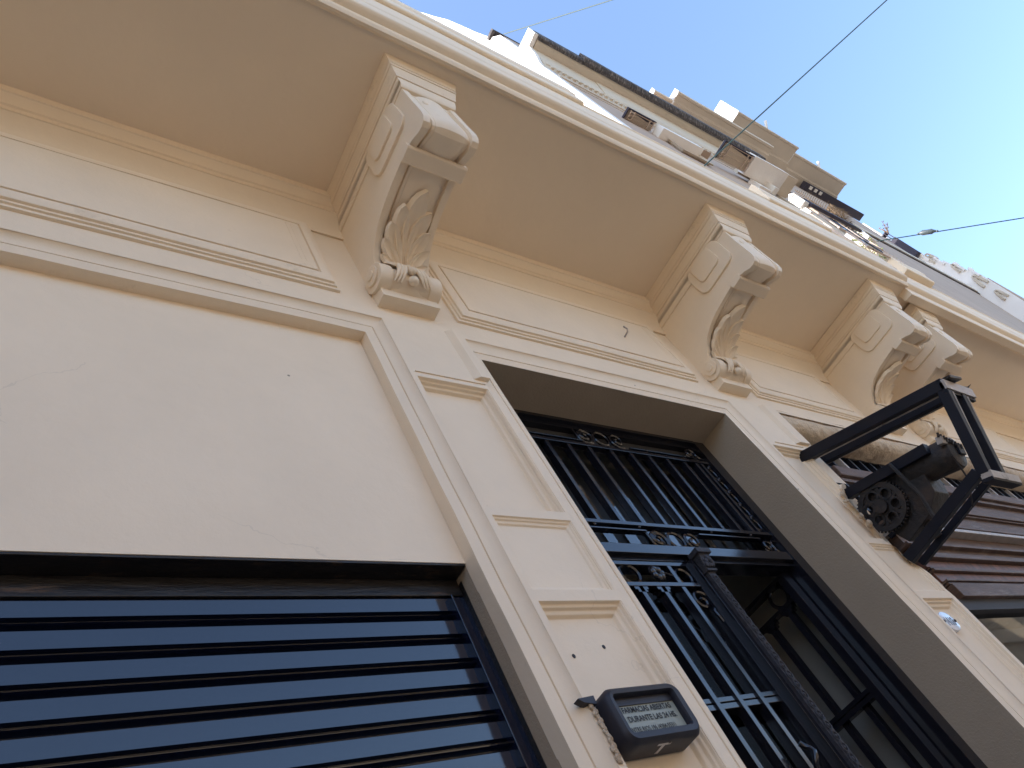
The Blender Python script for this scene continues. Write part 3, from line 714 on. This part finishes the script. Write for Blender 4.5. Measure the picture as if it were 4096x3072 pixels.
mb = MB(); mb.quad_y(lx0+.015, lx1-.018, lz0+.016, lz1-.014, .9825); mb.build('notice_sheet', paper, lb)
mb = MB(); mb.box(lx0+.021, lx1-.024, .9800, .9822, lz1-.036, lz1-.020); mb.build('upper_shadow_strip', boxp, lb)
def put_text(txt, cx, z, h, wtot, y, m, parent, name, bold=.012, slant=0.0, right=None, up=None):
    V, F = text_mesh(txt, 1, bold)
    xa = min(v.x for v in V); xb = max(v.x for v in V); za = 0.0; zb = max(v.y for v in V)
    sx = wtot/(xb-xa); sz = h/0.72
    mb = MB(); mb.add([W(cx+(v.x-(xa+xb)/2)*sx+v.y*slant, y, z+v.y*sz) for v in V], F)
    return mb.build(name, m, parent, weld=False)
put_text('FARMACIAS ABIERTAS', 1.1985, .5575, .0118, .136, .9815, ink, lb, 'lettering', .022)
put_text('DURANTE LAS 24 HS.', 1.2015, .5385, .0118, .134, .9815, ink, lb, 'lettering', .022)
put_text('ENTRE RIOS 196 (4384-5531)', 1.187, .5180, .0098, .126, .9815, ink, lb, 'lettering', .014)
V, F = text_mesh('T', 1, .03)
xa = min(v.x for v in V); xb = max(v.x for v in V)
mb = MB(); mb.add([W(1.191-(v.x-(xa+xb)/2)*-.058, 1.012-v.y*.046, lz0-.0008) for v in V], F); mb.build('painted_mark', whitep, lb, weld=False)
mb = MB(); mb.prism_y([(1.048, .603), (1.090, .606), (1.088, .588), (1.060, .594)], .990, 1.006); mb.build('mounting_tab', boxp, lb)
# raw wall edge around the box
mb = MB()
for q in range(22):
    zz = .60-.0058*q; mb.sphere(W(1.079+.003*math.sin(q*2.1), .996, zz), .006*S*(.6+random.random()*.6), (1, .6, 1.3), 5)
mb.build('wall_crumbs', roughm, house, jitter=.004, jscale=40)

# ================================================================== NUMBER PLAQUE
npq = empty('number_plaque', W(2.87, 1.0, .70), 'small oval white enamel house number plate under the second pilaster moulding', 'plaque')
pcx, pcz, ra, rb = 2.872, .752, .048, .039
YPQ = 1.012
mb = MB(); mb.prism_y([(pcx+ra*math.cos(2*math.pi*i/36), pcz+rb*math.sin(2*math.pi*i/36)) for i in range(36)], YPQ, 1.034)
mb.build('enamel_plate', enamel, npq, bevel=.002, smooth=50)
put_text('1418', pcx+.001, pcz-.017, .033, .056, YPQ-.0008, bluein, npq, 'lettering', .02)
for sx in (-1, 1):
    mb = MB(); mb.sphere(W(pcx+sx*.040, YPQ-.001, pcz), .006*S, (1, .5, 1), 6); mb.build('screw', ink, npq)

# ================================================================== HOOK, HOLES
hk = MB(); hk.tube([W(2.33, .975, 2.24), W(2.332, .945, 2.245), W(2.334, .938, 2.258), W(2.320, .938, 2.272)], .004*S, 6)
tag(hk.build('wall_hook', galv, None, smooth=50), 'small bent metal hook sticking out of the frieze panel above the gate', 'hook')
mb = MB()
for x, z in ((1.138, .722), (1.236, .740)):
    mb.prism_y([(x+.0042*math.cos(a*.785), z+.0052*math.sin(a*.785)) for a in range(8)], 1.0285, 1.0297)
mb.build('drill_hole', ink, house)

# ================================================================== MOTOR FRAME OVER THE SHOPFRONT
mf = empty('motor_frame', W(3.08, 1.0, 1.0), 'black steel frame jutting from the wall with a greasy toothed wheel and motor', 'metal frame')
XA, XB = 3.030, 3.155
def yz(x, y, z): return W(x, y, z)
def bm_(name, p, q, wx, wn, m=steel, bev=.003):
    mb = MB(); mb.beam(W(*p), W(*q), wx*S, wn*S); return mb.build(name, m, mf, bevel=bev)
for x, nm in ((XA, 0), (XB, 1)):
    bm_('arm', (x, 1.03, 1.632 if nm == 0 else 1.628), (x, .430 if nm == 0 else .445, 1.378 if nm == 0 else 1.385), .036, .046)
    bm_('arm_lip', (x+.018, 1.02, 1.606), (x+.018, .46, 1.366), .004, .014, galv)  # pale strip painted for the sky-lit edge of the arm
    bm_('upright', (x, .440, 1.385), (x, .590, 1.052), .034, .040)
    bm_('strut', (x, 1.03, 1.035), (x, .600, 1.072), .034 if nm == 0 else .026, .040 if nm == 0 else .026)
bm_('upright_face', (XA+.019, .448, 1.350), (XA+.019, .580, 1.070), .006, .032, galv)  # pale plates put in for the sky-lit faces of the uprights
bm_('upright_face', (XB+.019, .448, 1.350), (XB+.019, .580, 1.070), .006, .032, galv)
# end bars along the street
mb = MB(); mb.beam(W(XA-.018, .432, 1.378), W(XA-.018+.27, .432, 1.378), .02, .05)
def xbar(name, x0, x1, y, z, h, d, m):
    c_, s_ = math.cos(math.radians(24)), math.sin(math.radians(24))
    mb = MB(); V = []
    for x in (x0, x1):
        for a, b in ((-1, -1), (1, -1), (1, 1), (-1, 1)):
            dy = a*d/2; dz = b*h/2; V.append(W(x, y+dy*c_-dz*s_*.9, z+dy*s_+dz*c_))
    mb.add(V, [(0, 1, 2, 3), (4, 5, 6, 7), (0, 1, 5, 4), (1, 2, 6, 5), (2, 3, 7, 6), (3, 0, 4, 7)])
    return mb.build(name, m, mf, bevel=.002)
xbar('end_bar', XA-.018, XA+.235, .428, 1.372, .040, .012, galv); xbar('end_bar', XA-.018, XA+.235, .440, 1.366, .044, .014, steel)
xbar('foot_bar', XA-.016, XA+.235, .588, 1.040, .030, .040, galv); xbar('foot_bar', XA-.018, XA+.237, .597, 1.028, .014, .042, steel)
bm_('torn_flashing', (XA+.02, .418, 1.402), (XA+.10, .41, 1.398), .05, .012, bitumen)
mb = MB(); mb.add([W(XA-.02, .428, 1.400), W(XA+.06, .418, 1.402), W(XA+.14, .420, 1.392), W(XA+.21, .415, 1.398), W(XA+.235, .400, 1.405), W(XA+.21, .432, 1.386), W(XA+.12, .436, 1.388), W(XA-.02, .44, 1.395)], [(0, 1, 2, 6, 7), (2, 3, 5, 6), (3, 4, 5)])
mb.build('torn_flashing', bitumen, mf, weld=False)
# motor carrier beam and toothed wheel
bm_('carrier', (XA+.055, 1.02, 1.400), (XA+.055, .665, 1.285), .040, .042)
bm_('carrier', (XA+.14, .86, 1.34), (XA+.14, .600, 1.225), .05, .045)
wc = (.953, 1.262); wr = .098
mb = MB(); nn = 60; XW = XA+.045
def wheel(xc0, xc1, r_out, holes):
    k = 48; V = []; F = []
    outp = [(wc[0]+(r_out+(0.004 if (i//2) % 2 else 0))*math.cos(2*math.pi*i/96), wc[1]+(r_out+(0.004 if (i//2) % 2 else 0))*math.sin(2*math.pi*i/96)) for i in range(96)]
    return outp
# wheel disc with six holes: built as ring segments
def annulus(y0, z0, r0, r1, xa, xb, n=40, a0=0, a1=2*math.pi):
    V = []; F = []
    for i in range(n+1):
        a = a0+(a1-a0)*i/n
        for r in (r0, r1):
            for x in (xa, xb): V.append(W(x, y0+r*math.cos(a), z0+r*math.sin(a)))
    for i in range(n):
        b = 4*i; F += [(b, b+4, b+6, b+2), (b+1, b+3, b+7, b+5), (b+2, b+6, b+7, b+3), (b, b+1, b+5, b+4)]
    mb.add(V, F)
annulus(wc[0], wc[1], .078, wr, XW, XW+.020); annulus(wc[0], wc[1], .001, .028, XW-.014, XW+.02)
hc = [(wc[0]+.055*math.cos(math.pi/6+i*math.pi/3), wc[1]+.055*math.sin(math.pi/6+i*math.pi/3)) for i in range(6)]
NR, NT = 26, 180; V = []; F = []
for i in range(NR+1):
    for j in range(NT):
        r = .020+.062*i/NR; a = 2*math.pi*j/NT; V.append(W(XW+.009, wc[0]+r*math.cos(a), wc[1]+r*math.sin(a)))
for i in range(NR):
    for j in range(NT):
        r = .020+.062*(i+.5)/NR; a = 2*math.pi*(j+.5)/NT; p = (wc[0]+r*math.cos(a), wc[1]+r*math.sin(a))
        if all((p[0]-h[0])**2+(p[1]-h[1])**2 > .0205**2 for h in hc): F.append((i*NT+j, i*NT+(j+1) % NT, (i+1)*NT+(j+1) % NT, (i+1)*NT+j))
mb.add(V, F)
for i in range(6):
    a = math.pi/6+i*math.pi/3; cy, cz = wc[0]+.055*math.cos(a), wc[1]+.055*math.sin(a)
    annulus(cy, cz, .0175, .0265, XW+.002, XW+.018, 20)
    a2 = a+math.pi/6
    p = (wc[0]+.02*math.cos(a2), wc[1]+.02*math.sin(a2)); q = (wc[0]+.085*math.cos(a2), wc[1]+.085*math.sin(a2))
    mb.beam(W(XW+.010, *p), W(XW+.010, *q), .012*S, .014*S)
for i in range(44):
    a = 2*math.pi*i/44; mb.beam(W(XW+.010, wc[0]+wr*.98*math.cos(a), wc[1]+wr*.98*math.sin(a)), W(XW+.010, wc[0]+(wr+.007)*math.cos(a), wc[1]+(wr+.007)*math.sin(a)), .010*S, .006*S)
mb.build('toothed_wheel', grease, mf, bevel=0)
# gearbox and motor can
def poly_x(name, prof, x0, x1, m=grease, bev=.006, jit=.006):
    mb = MB(); mb.prism_x(prof, x0, x1, 3); return mb.build(name, m, mf, bevel=bev, jitter=jit, jscale=8)
poly_x('gearbox', [(.965, 1.390), (.84, 1.375), (.775, 1.345), (.745, 1.260), (.775, 1.165), (.85, 1.120), (.985, 1.105), (1.0, 1.16), (1.0, 1.35)], XW+.028, XA+.20)
mb = MB(); c_, s_ = math.cos(math.radians(24)), math.sin(math.radians(24))
ax0 = W(XA+.125, .80, 1.300); ax1 = W(XA+.125, .612, 1.222)
d = (ax1-ax0); pts = [ax0+d*t for t in (0, .05, .3, .6, .9, .97, 1.0)]
mb.tube(pts, [.088, .100, .100, .098, .100, .092, .05], 28); mb.build('motor_can', grease, mf, smooth=40)
bm_('motor_rib', (XA+.08, .62, 1.272), (XA+.08, .60, 1.262), .09, .03, galv)
mb = MB()
for q in range(9): mb.tube([W(XA+.03+.014*q, .600+.004*(q % 2), 1.275-.006*q), W(XA+.034+.014*q, .592, 1.288-.006*q)], .005*S, 6)
mb.build('terminal_fins', grease, mf)
for (p, q, r_) in (((XA+.02, .80, 1.34), (XA-.01, .84, 1.03), .008), ((XA+.05, .62, 1.21), (XA+.05, .72, 1.02), .0035)):
    mb = MB(); a = W(*p); b = W(*q); mid = (a+b)/2+Vector((.02, -.02, -.02)); mb.tube([a, a.lerp(mid, .5), mid, mid.lerp(b, .5), b], r_*S, 6); mb.build('loose_wire', grease, mf, smooth=50)
bm_('flat_bar', (XA+.10, .86, 1.375), (XA+.10, .90, 1.05), .008, .034, grease)
# ================================================================== BALCONY RAIL + PLANTS on the near house (right)
rl = empty('balcony_railing', W(4.97, .27, 3.06), 'tan iron balcony railing with white posts above the far end of the cream balcony', 'railing')
yr = .268
mb = MB(); mb.box(4.66, 5.30, yr-.010, yr+.012, 3.735, 3.760); mb.build('top_rail', tan, rl, bevel=.003)
mb = MB(); mb.box(4.66, 5.30, yr-.006, yr+.008, 3.36, 3.375); mb.box(4.66, 5.30, yr-.006, yr+.008, 3.10, 3.115); mb.build('low_rail', tan, rl)
for i, x in enumerate((4.74, 5.02, 5.24)):
    mb = MB(); mb.box(x-.006, x+.006, yr-.006, yr+.006, 3.1, 3.735); mb.build('baluster', tan, rl)
for s0, s1 in (((4.70, 3.13), (5.0, 3.70)), ((4.76, 3.70), (5.02, 3.2)), ((5.03, 3.36), (5.22, 3.70)), ((4.72, 3.40), (4.95, 3.68))):
    mb = MB(); a = W(s0[0], yr, s0[1]); b = W(s1[0], yr, s1[1]); m_ = (a+b)/2+Vector((0.1, 0, -.1)); mb.tube([a, a.lerp(m_, .6), m_, m_.lerp(b, .5), b], .006*S, 6); mb.build('curved_bar', ironp, rl, smooth=60)
mb = MB(); mb.box(4.597, 4.655, .240, .30, 3.68, 3.79); mb.prism_x([(.232, 3.79), (.262, 3.83), (.305, 3.79)], 4.59, 4.66); mb.build('post_cap', whit, rl, bevel=.006)
mb = MB(); mb.box(4.62, 4.66, .275, .325, 3.60, 3.69); mb.build('post_block', whit, rl, bevel=.006)
mb = MB(); mb.box(4.625, 4.645, .29, .31, 3.06, 3.62); mb.build('end_post', tan, rl)
mb = MB(); mb.box(5.335, 5.45, .30, .37, 3.06, 3.58); mb.build('grey_post', facl, rl)
mb = MB(); mb.box(5.325, 5.46, .242, .365, 3.58, 3.76); mb.build('end_post', whit, rl, bevel=.006, jitter=.02, jscale=3)
mb = MB(); mb.box(4.66, 5.325, .232, .256, 3.66, 3.745)
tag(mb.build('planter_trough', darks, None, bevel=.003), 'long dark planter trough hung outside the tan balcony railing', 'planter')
mb = MB(); mb.box(4.86, 4.97, .36, .48, 3.35, 3.60)
tag(mb.build('white_panel', whit, None, bevel=.01), 'white panel leaning behind the tan balcony railing', 'panel')
def frond(base, tip, wl, n=22, col=dry, droop=.1):
    mb = MB(); pts = []
    for i in range(n+1):
        t = i/n; p = base.lerp(tip, t)+Vector((0, 0, -droop*t*t)); pts.append(p)
    mb.tube(pts, [.007*(1-.7*i/n) for i in range(n+1)], 5)
    d = (tip-base).normalized()
    side = d.cross(fwd).normalized()
    for i in range(2, n+1):
        for sg in (-1, 1):
            t = i/n; L_ = wl*math.sin(math.pi*min(1, t*.85+.12))*random.uniform(.6, 1.0); p = pts[i]
            q = p+side*sg*L_+d*L_*.45+Vector((0, 0, -L_*.25)); mb.tube([p, p.lerp(q, .5)+Vector((0, 0, .01)), q], [.0035, .0045, .001], 4)
    return mb
plants = [((5.28, .245, 3.75), (5.52, .205, 4.25), .16, 'upright grey fern frond rising highest from the balcony planter'),
          ((5.14, .245, 3.75), (5.00, .235, 4.20), .13, 'tan feathery frond leaning back against the tall facade'),
          ((5.22, .245, 3.75), (5.30, .22, 4.08), .13, 'short bushy olive frond over the corner post'),
          ((5.05, .245, 3.75), (4.90, .25, 4.02), .05, 'thin bare stem on the left of the planter')]
for b_, t_, wl, lab in plants:
    mb = frond(W(*b_), W(*t_), wl)
    tag(mb.build('dry_fern', dry, None, weld=False), lab, 'plant', 'dry plants in the balcony planter')
mb = MB()
for q in range(140):
    p = W(5.12+random.random()*.26, .235+random.random()*.03, 3.73+random.random()*.14); dd = Vector((random.uniform(-.06, .06), random.uniform(-.04, .02), random.uniform(-.05, .09)))
    mb.tube([p, p+dd*.5+Vector((0, 0, .01)), p+dd], [.006, .008, .002], 4)
tag(mb.build('trailing_plant', dry, None, weld=False), 'tangled reddish brown creeper spilling over the planter corner', 'plant')
mb = MB()
for q in range(90):
    p = W(5.325-.006*random.random(), .26+random.random()*.10, 3.72-random.random()*.45); dd = Vector((-.02, random.uniform(-.03, .03), random.uniform(-.05, .02)))
    mb.tube([p, p+dd], [.008, .003], 4)
tag(mb.build('wall_creeper', green, None, weld=False), 'small green yellow creeper on the white end post', 'plant')

# ================================================================== TALL NEIGHBOUR
nb = empty('apartment_building', W(14, 1, ZG), 'tall grey beige apartment building with deep stained balconies behind the cream house', 'building')
XN = 8.5
mb = MB()
side = [(1.0, ZG), (1.0, 16.16), (1.155, 16.5), (1.25, 17.2), (1.33, 18.0), (1.43, 18.95), (1.56, 19.7), (1.75, 21), (4.5, 21), (4.5, ZG)]
mb.prism_x(side, XN, XN+.25)
mb.build('side_wall', whit, nb)
mb = MB(); mb.box(XN+.25, 16.9, 1.0, 4.5, ZG, 15.9); mb.box(16.9, 34.5, .99, 4.5, ZG, 14.9); mb.build('front_wall', facn, nb)
mb = MB(); mb.box(XN-.05, 12.2, .985, 1.22, 16.47, 16.56); mb.build('roof_slab', grime, nb)
mb = MB(); mb.box(XN+.26, 12.0, 1.0, 1.2, 15.9, 16.47); mb.build('attic_wall', facn, nb)
# lower great cornice-balcony
def sl(prof, x0, x1, nm, m, bev=0.0): 
    mb = MB(); mb.prism_x(prof, x0, x1, 12); return mb.build(nm, m, nb, bevel=bev, jitter=.012, jscale=.8)
YO = .50
sl([(1.0, 14.15), (.985, 14.2), (.93, 14.35), (.90, 14.55), (.855, 14.8), (.845, 14.86), (.69, 14.86), (.66, 14.86), (.66, 15.1), (1.0, 15.1)], 8.62, 10.35, 'cornice_soffit', facl)
sl([(1.0, 14.15), (.985, 14.2), (.91, 14.35), (.88, 14.55), (.835, 14.8), (.825, 14.86), (.66, 14.86), (.62, 14.86), (.62, 15.1), (1.0, 15.1)], 10.35, 16.9, 'cornice_soffit', facl)
sl([(.665, 14.84), (.60, 14.86), (YO+.07, 14.90), (YO+.055, 15.15), (.665, 15.15)], 8.60, 9.85, 'stained_fascia', grime)
sl([(.655, 14.83), (.58, 14.85), (YO+.01, 14.90), (YO-.005, 15.15), (.655, 15.15)], 9.85, 16.3, 'stained_fascia', grime)
mb = MB(); mb.prism_x([(1.0, 14.1), (.985, 14.2), (.90, 14.5), (.84, 14.86), (YO+.075, 14.88), (YO+.06, 15.2), (1.0, 15.2)], 8.50, 8.60); mb.build('cornice_end', whit, nb)  # sun-facing end of the cornice, its brightness put into the white
dp = [(8.7, 14.30)]
x = 8.8
while x < 16.7: dp += [(x, 14.27), (x, 14.19), (x+.07, 14.19), (x+.07, 14.27)]; x += .15
dp += [(16.8, 14.27), (16.8, 14.30)]; dp[0] = (8.7, 14.30); dp.insert(1, (8.7, 14.27))
mb = MB(); mb.prism_y(dp, .945, .99)
mb.build('dentil_row', facl, nb)
mb = MB(); mb.box(8.7, 16.9, .975, 1.0, 13.6, 13.72); mb.box(8.7, 16.9, .985, 1.0, 13.2, 13.25); mb.build('string_course', facl, nb)
# window balconies under it
def balconet(x0, x1, z, y0, y1, nbars):
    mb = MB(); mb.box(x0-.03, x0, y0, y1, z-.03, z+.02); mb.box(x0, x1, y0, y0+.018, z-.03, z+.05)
    mb.add([W(x0, y0+.018, z+.02), W(x1, y0+.018, z+.02), W(x1, y0+.10, z+.02), W(x0, y0+.03, z+.02)], [(0, 1, 2, 3)])  # dark wedge painting the shade on the balcony soffit
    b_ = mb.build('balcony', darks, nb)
    mb = MB(); mb.box(x0, x1, y0+.02, y1, z+.03, z+.06); mb.build('balcony_floor', facl, b_)
    for q in range(4):
        yy = y0+.030+q*(y1-y0-.05)/3.2; mb = MB(); mb.box(x0+.03, x1, yy, yy+.012, z-.03, z-.005); mb.build('balcony_bar', tan, b_)
    for q in range(nbars):
        xx = x0+.05+q*(x1-x0-.1)/(nbars-1)
        if 2 <= q < nbars-2: continue
        mb = MB(); mb.box(xx, xx+.02, y0+.02, y1-.02, z-.035, z-.01); mb.build('balcony_bar', tan, b_)
    for q in range(2):
        mb = MB(); cx = x0+.10; cy = y1-.06-.07*q; rr_ = .035
        mb.tube([W(cx+rr_*1.5*math.cos(a), cy+rr_*math.sin(a), z-.04) for a in [i*.4 for i in range(17)]], .012*S, 6); mb.build('balcony_scroll', tan, b_)
balconet(9.30, 10.02, 12.0, .79, 1.0, 7); balconet(11.85, 12.78, 12.0, .48, .86, 8)
mb = MB(); mb.box(10.03, 11.2, .80, 1.0, 11.72, 11.95); mb.build('balcony_pier', whit, nb, bevel=.01)
mb = MB(); mb.frame(10.25, 11.2, 11.2, 11.9, [(0, .93), (.03, .93), (.04, .97), (.08, .97), (.09, 1.0)]); mb.build('window_frame', facl, nb)
mb = MB(); mb.box(10.04, 11.6, .82, 1.0, 11.90, 11.96); mb.build('pier_soffit', facn, nb)
mb = MB(); mb.box(12.8, 14.0, .46, .9, 11.97, 12.18); mb.build('balcony_pier', whit, nb, bevel=.01)
mb = MB(); mb.box(12.82, 14.6, .48, .95, 12.17, 12.30); mb.build('pier_soffit', facl, nb)
mb = MB(); mb.box(13.02, 13.4, .90, 1.0, 11.6, 11.95); mb.box(13.55, 13.7, .80, 1.0, 11.7, 12.1); mb.build('sunlit_pier', whit, nb)
for q in range(3):
    mb = MB(); mb.frame(13.5+1.6*q, 14.4+1.6*q, 10.5, 12.6, [(0, .95), (.05, .95), (.06, .985), (.12, .985), (.13, 1.0)]); mb.build('window_frame', facl, nb)
    mb = MB(); mb.quad_y(13.64+1.6*q, 14.26+1.6*q, 10.64, 12.46, .998); mb.build('window', darks, nb)
# upper balconies
def upslab(x0, x1, yo, z, th, ys, nm='upper_balcony'):
    mb = MB(); mb.prism_x([(1.0, z), (ys, z), (ys-.02, z+.03), (ys-.06, z+.05), (yo+.10, z+.05), (yo+.08, z+.02), (yo+.02, z+.02), (yo, z+.06), (yo-.005, z+th), (1.0, z+th)], x0+.03, x1, 6)
    o = mb.build(nm, facl, nb, jitter=.015, jscale=.7)
    mb = MB(); mb.prism_x([(1.0, z), (ys, z), (ys-.03, z+.05), (yo+.08, z+.02), (yo-.005, z+.06), (yo-.01, z+th), (1.0, z+th)], x0, x0+.03); mb.build('balcony_end', whit, o)  # thin end cap whitened for the sun falling on it
    return o
upslab(15.03, 19.5, .20, 17.78, .24, .50); upslab(14.30, 15.03, .475, 17.80, .21, .7)
upslab(19.56, 23.05, -.165, 20.0, 1.06, .50); upslab(23.0, 26.5, .055, 20.0, .8, .65)
mb = MB(); mb.box(15, 27.0, .985, 4.5, 14.9, 21); mb.build('attic_wall', facn, nb)
for x, y in ((21.6, -.20), (25.2, .05)):
    mb = MB(); mb.tube([W(x, y+.05, 20.5), W(x-.02, y-.14, 20.72)], .05*S, 8); mb.build('drain_spout', whit, nb)
mb = MB(); mb.box(24.0, 28.0, .70, 1.0, 19.6, 19.8)
mb.build('dark_gutter', darks, nb)
for q in range(3):
    mb = MB(); mb.box(24.25+.32*q, 24.4+.32*q, .74, .86, 19.57, 19.60); mb.build('gutter_vent', whit, nb)
mb = MB(); mb.box(16.5, 34.5, .955, 1.0, 14.86, 14.98); mb.build('coping', grime, nb)
mb = MB(); mb.box(22, 34.5, .93, 1.1, 15.0, 15.5); mb.build('parapet', facl, nb)
# far white corner building
fb = empty('corner_building', W(32, 1, ZG), 'brilliant white ornate corner building at the far right end of the street', 'building')
mb = MB(); mb.prism_x([(1.05, ZG), (1.05, 20.8), (3.5, 20.8), (3.5, ZG)], 30.0, 34.0); mb.build('wall', whit, fb)
mb = MB(); mb.prism_x([(1.04, 18.0), (.92, 17.9), (.84, 17.45), (.80, 17.5), (.70, 16.85), (.66, 16.9), (.60, 16.4), (.52, 16.3), (.50, 15.9), (.42, 15.7), (.39, 15.4), (.40, 14.6), (.405, 13.4), (.44, 12.4), (.44, ZG), (1.04, ZG)], 30.0, 34.0); mb.build('bay_front', whit, fb)
for (cy, cz, r) in ((.80, 17.05, .17), (.62, 16.0, .15), (.58, 14.9, .20), (.60, 14.0, .16)):
    for k2 in (1.0, .72):
        mb = MB(); mb.tube([W(29.96, cy+r*k2*math.cos(a)*.6, cz+r*k2*3.2*math.sin(a)) for a in [i*.26 for i in range(13)]], .035*S, 6); mb.build('arch_moulding', facl, fb)
for (y, z) in ((.92, 17.5), (.76, 16.9), (.56, 16.1), (.45, 15.5)):
    mb = MB(); mb.sphere(W(30.0, y-.03, z+.25), .09*S, (1, .7, 1.6), 8); mb.box(29.9, 30.1, y-.05, y+.02, z-.2, z+.15); mb.build('finial', whit, fb)
mb = MB(); mb.box(30.5, 34, .36, .42, 12.0, 15.3); mb.build('grey_pier', facn, fb)
rb = empty('roof_railing', W(30, .95, 17.8), 'dark metal roof terrace railing against the sky at the far right', 'railing')
mb = MB(); mb.box(29.7, 29.95, .84, 1.09, 17.75, 19.0); mb.build('solid_panel', darks, rb)
mb = MB(); mb.box(29.7, 29.95, .87, .90, 19.0, 19.5); mb.box(29.7, 29.95, 1.07, 1.10, 19.0, 19.5); mb.box(29.7, 29.95, .87, 1.10, 19.45, 19.5); mb.box(29.7, 29.9, .96, .985, 19.0, 19.5); mb.build('open_panel', darks, rb)
mb = MB(); base = W(29.9, .88, 19.4)
random.seed(5)
for q in range(5):
    p = base.copy(); d = Vector((random.uniform(-.2, .2), -.32+.1*random.random(), .62)); pts = [p.copy()]
    for k in range(9):
        d += Vector((random.uniform(-.12, .12), random.uniform(-.12, .12), random.uniform(-.1, .08))); p = p+d*.16; pts.append(p.copy())
        if k % 2: mb.tube([p, p+Vector((random.uniform(-.1, .1), random.uniform(-.12, .12), random.uniform(-.05, .12)))], [.012, .03], 4)
    mb.tube(pts, [.018]*10, 5)
tag(mb.build('bare_shrub', dry, None, weld=False), 'thin bare branching shrub beside the dark roof railing', 'plant')

# ================================================================== CABLES
def cam_pt(d, t): return W(d[0]*t, d[1]*t, d[2]*t)
def cable(a, b, r, lab, sag=.02, m=cablem):
    mb = MB(); pts = []
    for i in range(25):
        t = i/24; pts.append(a.lerp(b, t)+Vector((0, 0, -sag*4*t*(1-t))))
    mb.tube(pts, r, 6); return tag(mb.build('overhead_cable', m, None, smooth=60), lab, 'cable', 'overhead cables across the sky')
cable(cam_pt((0.51307, 0.05713, 0.96805), 15.8), W(.6397*13, -.0567*13-.15, .9263*13), .016, 'thin dark cable running from the white neighbour wall to the top edge of the sky', 0.0)
cable(cam_pt((0.73470, 0.066897, 0.77267), 8.0)+Vector((-.02, .05, -.25)), cam_pt((0.9075, -.226, .80), 9.0), .011, 'long dark cable slanting steeply up to the right across the sky', 0.0)
cC = cable(cam_pt((0.91018, 0.05994, .62656), 6.4)+Vector((-.1, .06, -.02)), cam_pt((1.0802+.03, -.06988-.02, .55705-.008), 5.6), .006, 'nearly level dark cable with a knotted insulator at the right edge of the sky', 0.0)
iS = cam_pt((0.98469, 0.00300, 0.59614), 6.04)
ins = MB(); dC = (cam_pt((1.0802, -.06988, .55705), 5.6)-cam_pt((0.91018, 0.05994, .62656), 6.4)).normalized()
ins.tube([iS-dC*.10, iS-dC*.07, iS-dC*.05, iS, iS+dC*.05, iS+dC*.07, iS+dC*.10], [.008, .02, .032, .030, .032, .02, .008], 12)
for o_ in (-.10, .10): ins.sphere(iS+dC*o_+Vector((0, 0, -.010)), .015, n=6)
tag(ins.build('cable_insulator', ceram, None, smooth=50), 'grey egg insulator with wire clamps on the level cable', 'insulator')

# ================================================================== STREET AND OPPOSITE SIDE
def plane(x0, x1, y0, y1, z, m, nm):
    mb = MB(); mb.add([Vector((x0, y0, z)), Vector((x1, y0, z)), Vector((x1, y1, z)), Vector((x0, y1, z))], [(0, 1, 2, 3)])
    return tag(mb.build(nm, m, None), kind='structure')
plane(-400, 400, -400, 400, -.14, asphalt, 'ground')
mb = MB()
for a, b in ((-1.9, .9), (-11.0, -8.6)):
    P = [Vector((x, y, z)) for z in (-.135, 0) for y in (a, b) for x in (-60, 80)]; mb.add(P, [(0, 1, 3, 2), (4, 6, 7, 5), (0, 4, 5, 1), (2, 3, 7, 6), (0, 2, 6, 4), (1, 5, 7, 3)])
tag(mb.build('pavement', pave, None), kind='structure')
ob = empty('opposite_building', Vector((8, -11, 0)), 'low ochre stone building across the street, seen only in the glass reflections', 'building')
mb = MB(); mb.box(-14, 16, -6.9, -6.2, ZG, 3.55); mb.box(-14, 16, -6.2, -6.08, 3.35, 3.5); mb.box(-14, 16, -6.2, -6.12, 1.9, 2.0)
mb.build('wall', oppo, ob)
for q in range(9):
    mb = MB(); mb.box(-12+3*q, -11+3*q, -6.21, -6.195, -.4, 1.5); mb.build('window', darks, ob)
ob2 = empty('opposite_apartment', Vector((45, -11, 0)), 'taller pale stone building further along the opposite side, seen only in reflections', 'building')
mb = MB(); mb.box(16, 50, -6.9, -6.2, ZG, 6.5)
for zz in (1.8, 2.2, 3.6, 4.0, 5.4): mb.box(16, 50, -6.2, -6.10, zz, zz+.12)
mb.build('wall', oppo, ob2)

lb2 = empty('left_light_block', Vector((-9, -3, 0)), 'unseen house-shaped block added beyond the left edge to cut light from that side', 'building')  # unseen block, added to weaken the light arriving from the left
mb = MB(); mb.box(-14, -3.2, -1.2, 3.0, ZG, 5.0); mb.box(-14, -3.1, -1.35, 3.0, 5.0, 5.2)
mb.build('wall', facn, lb2)
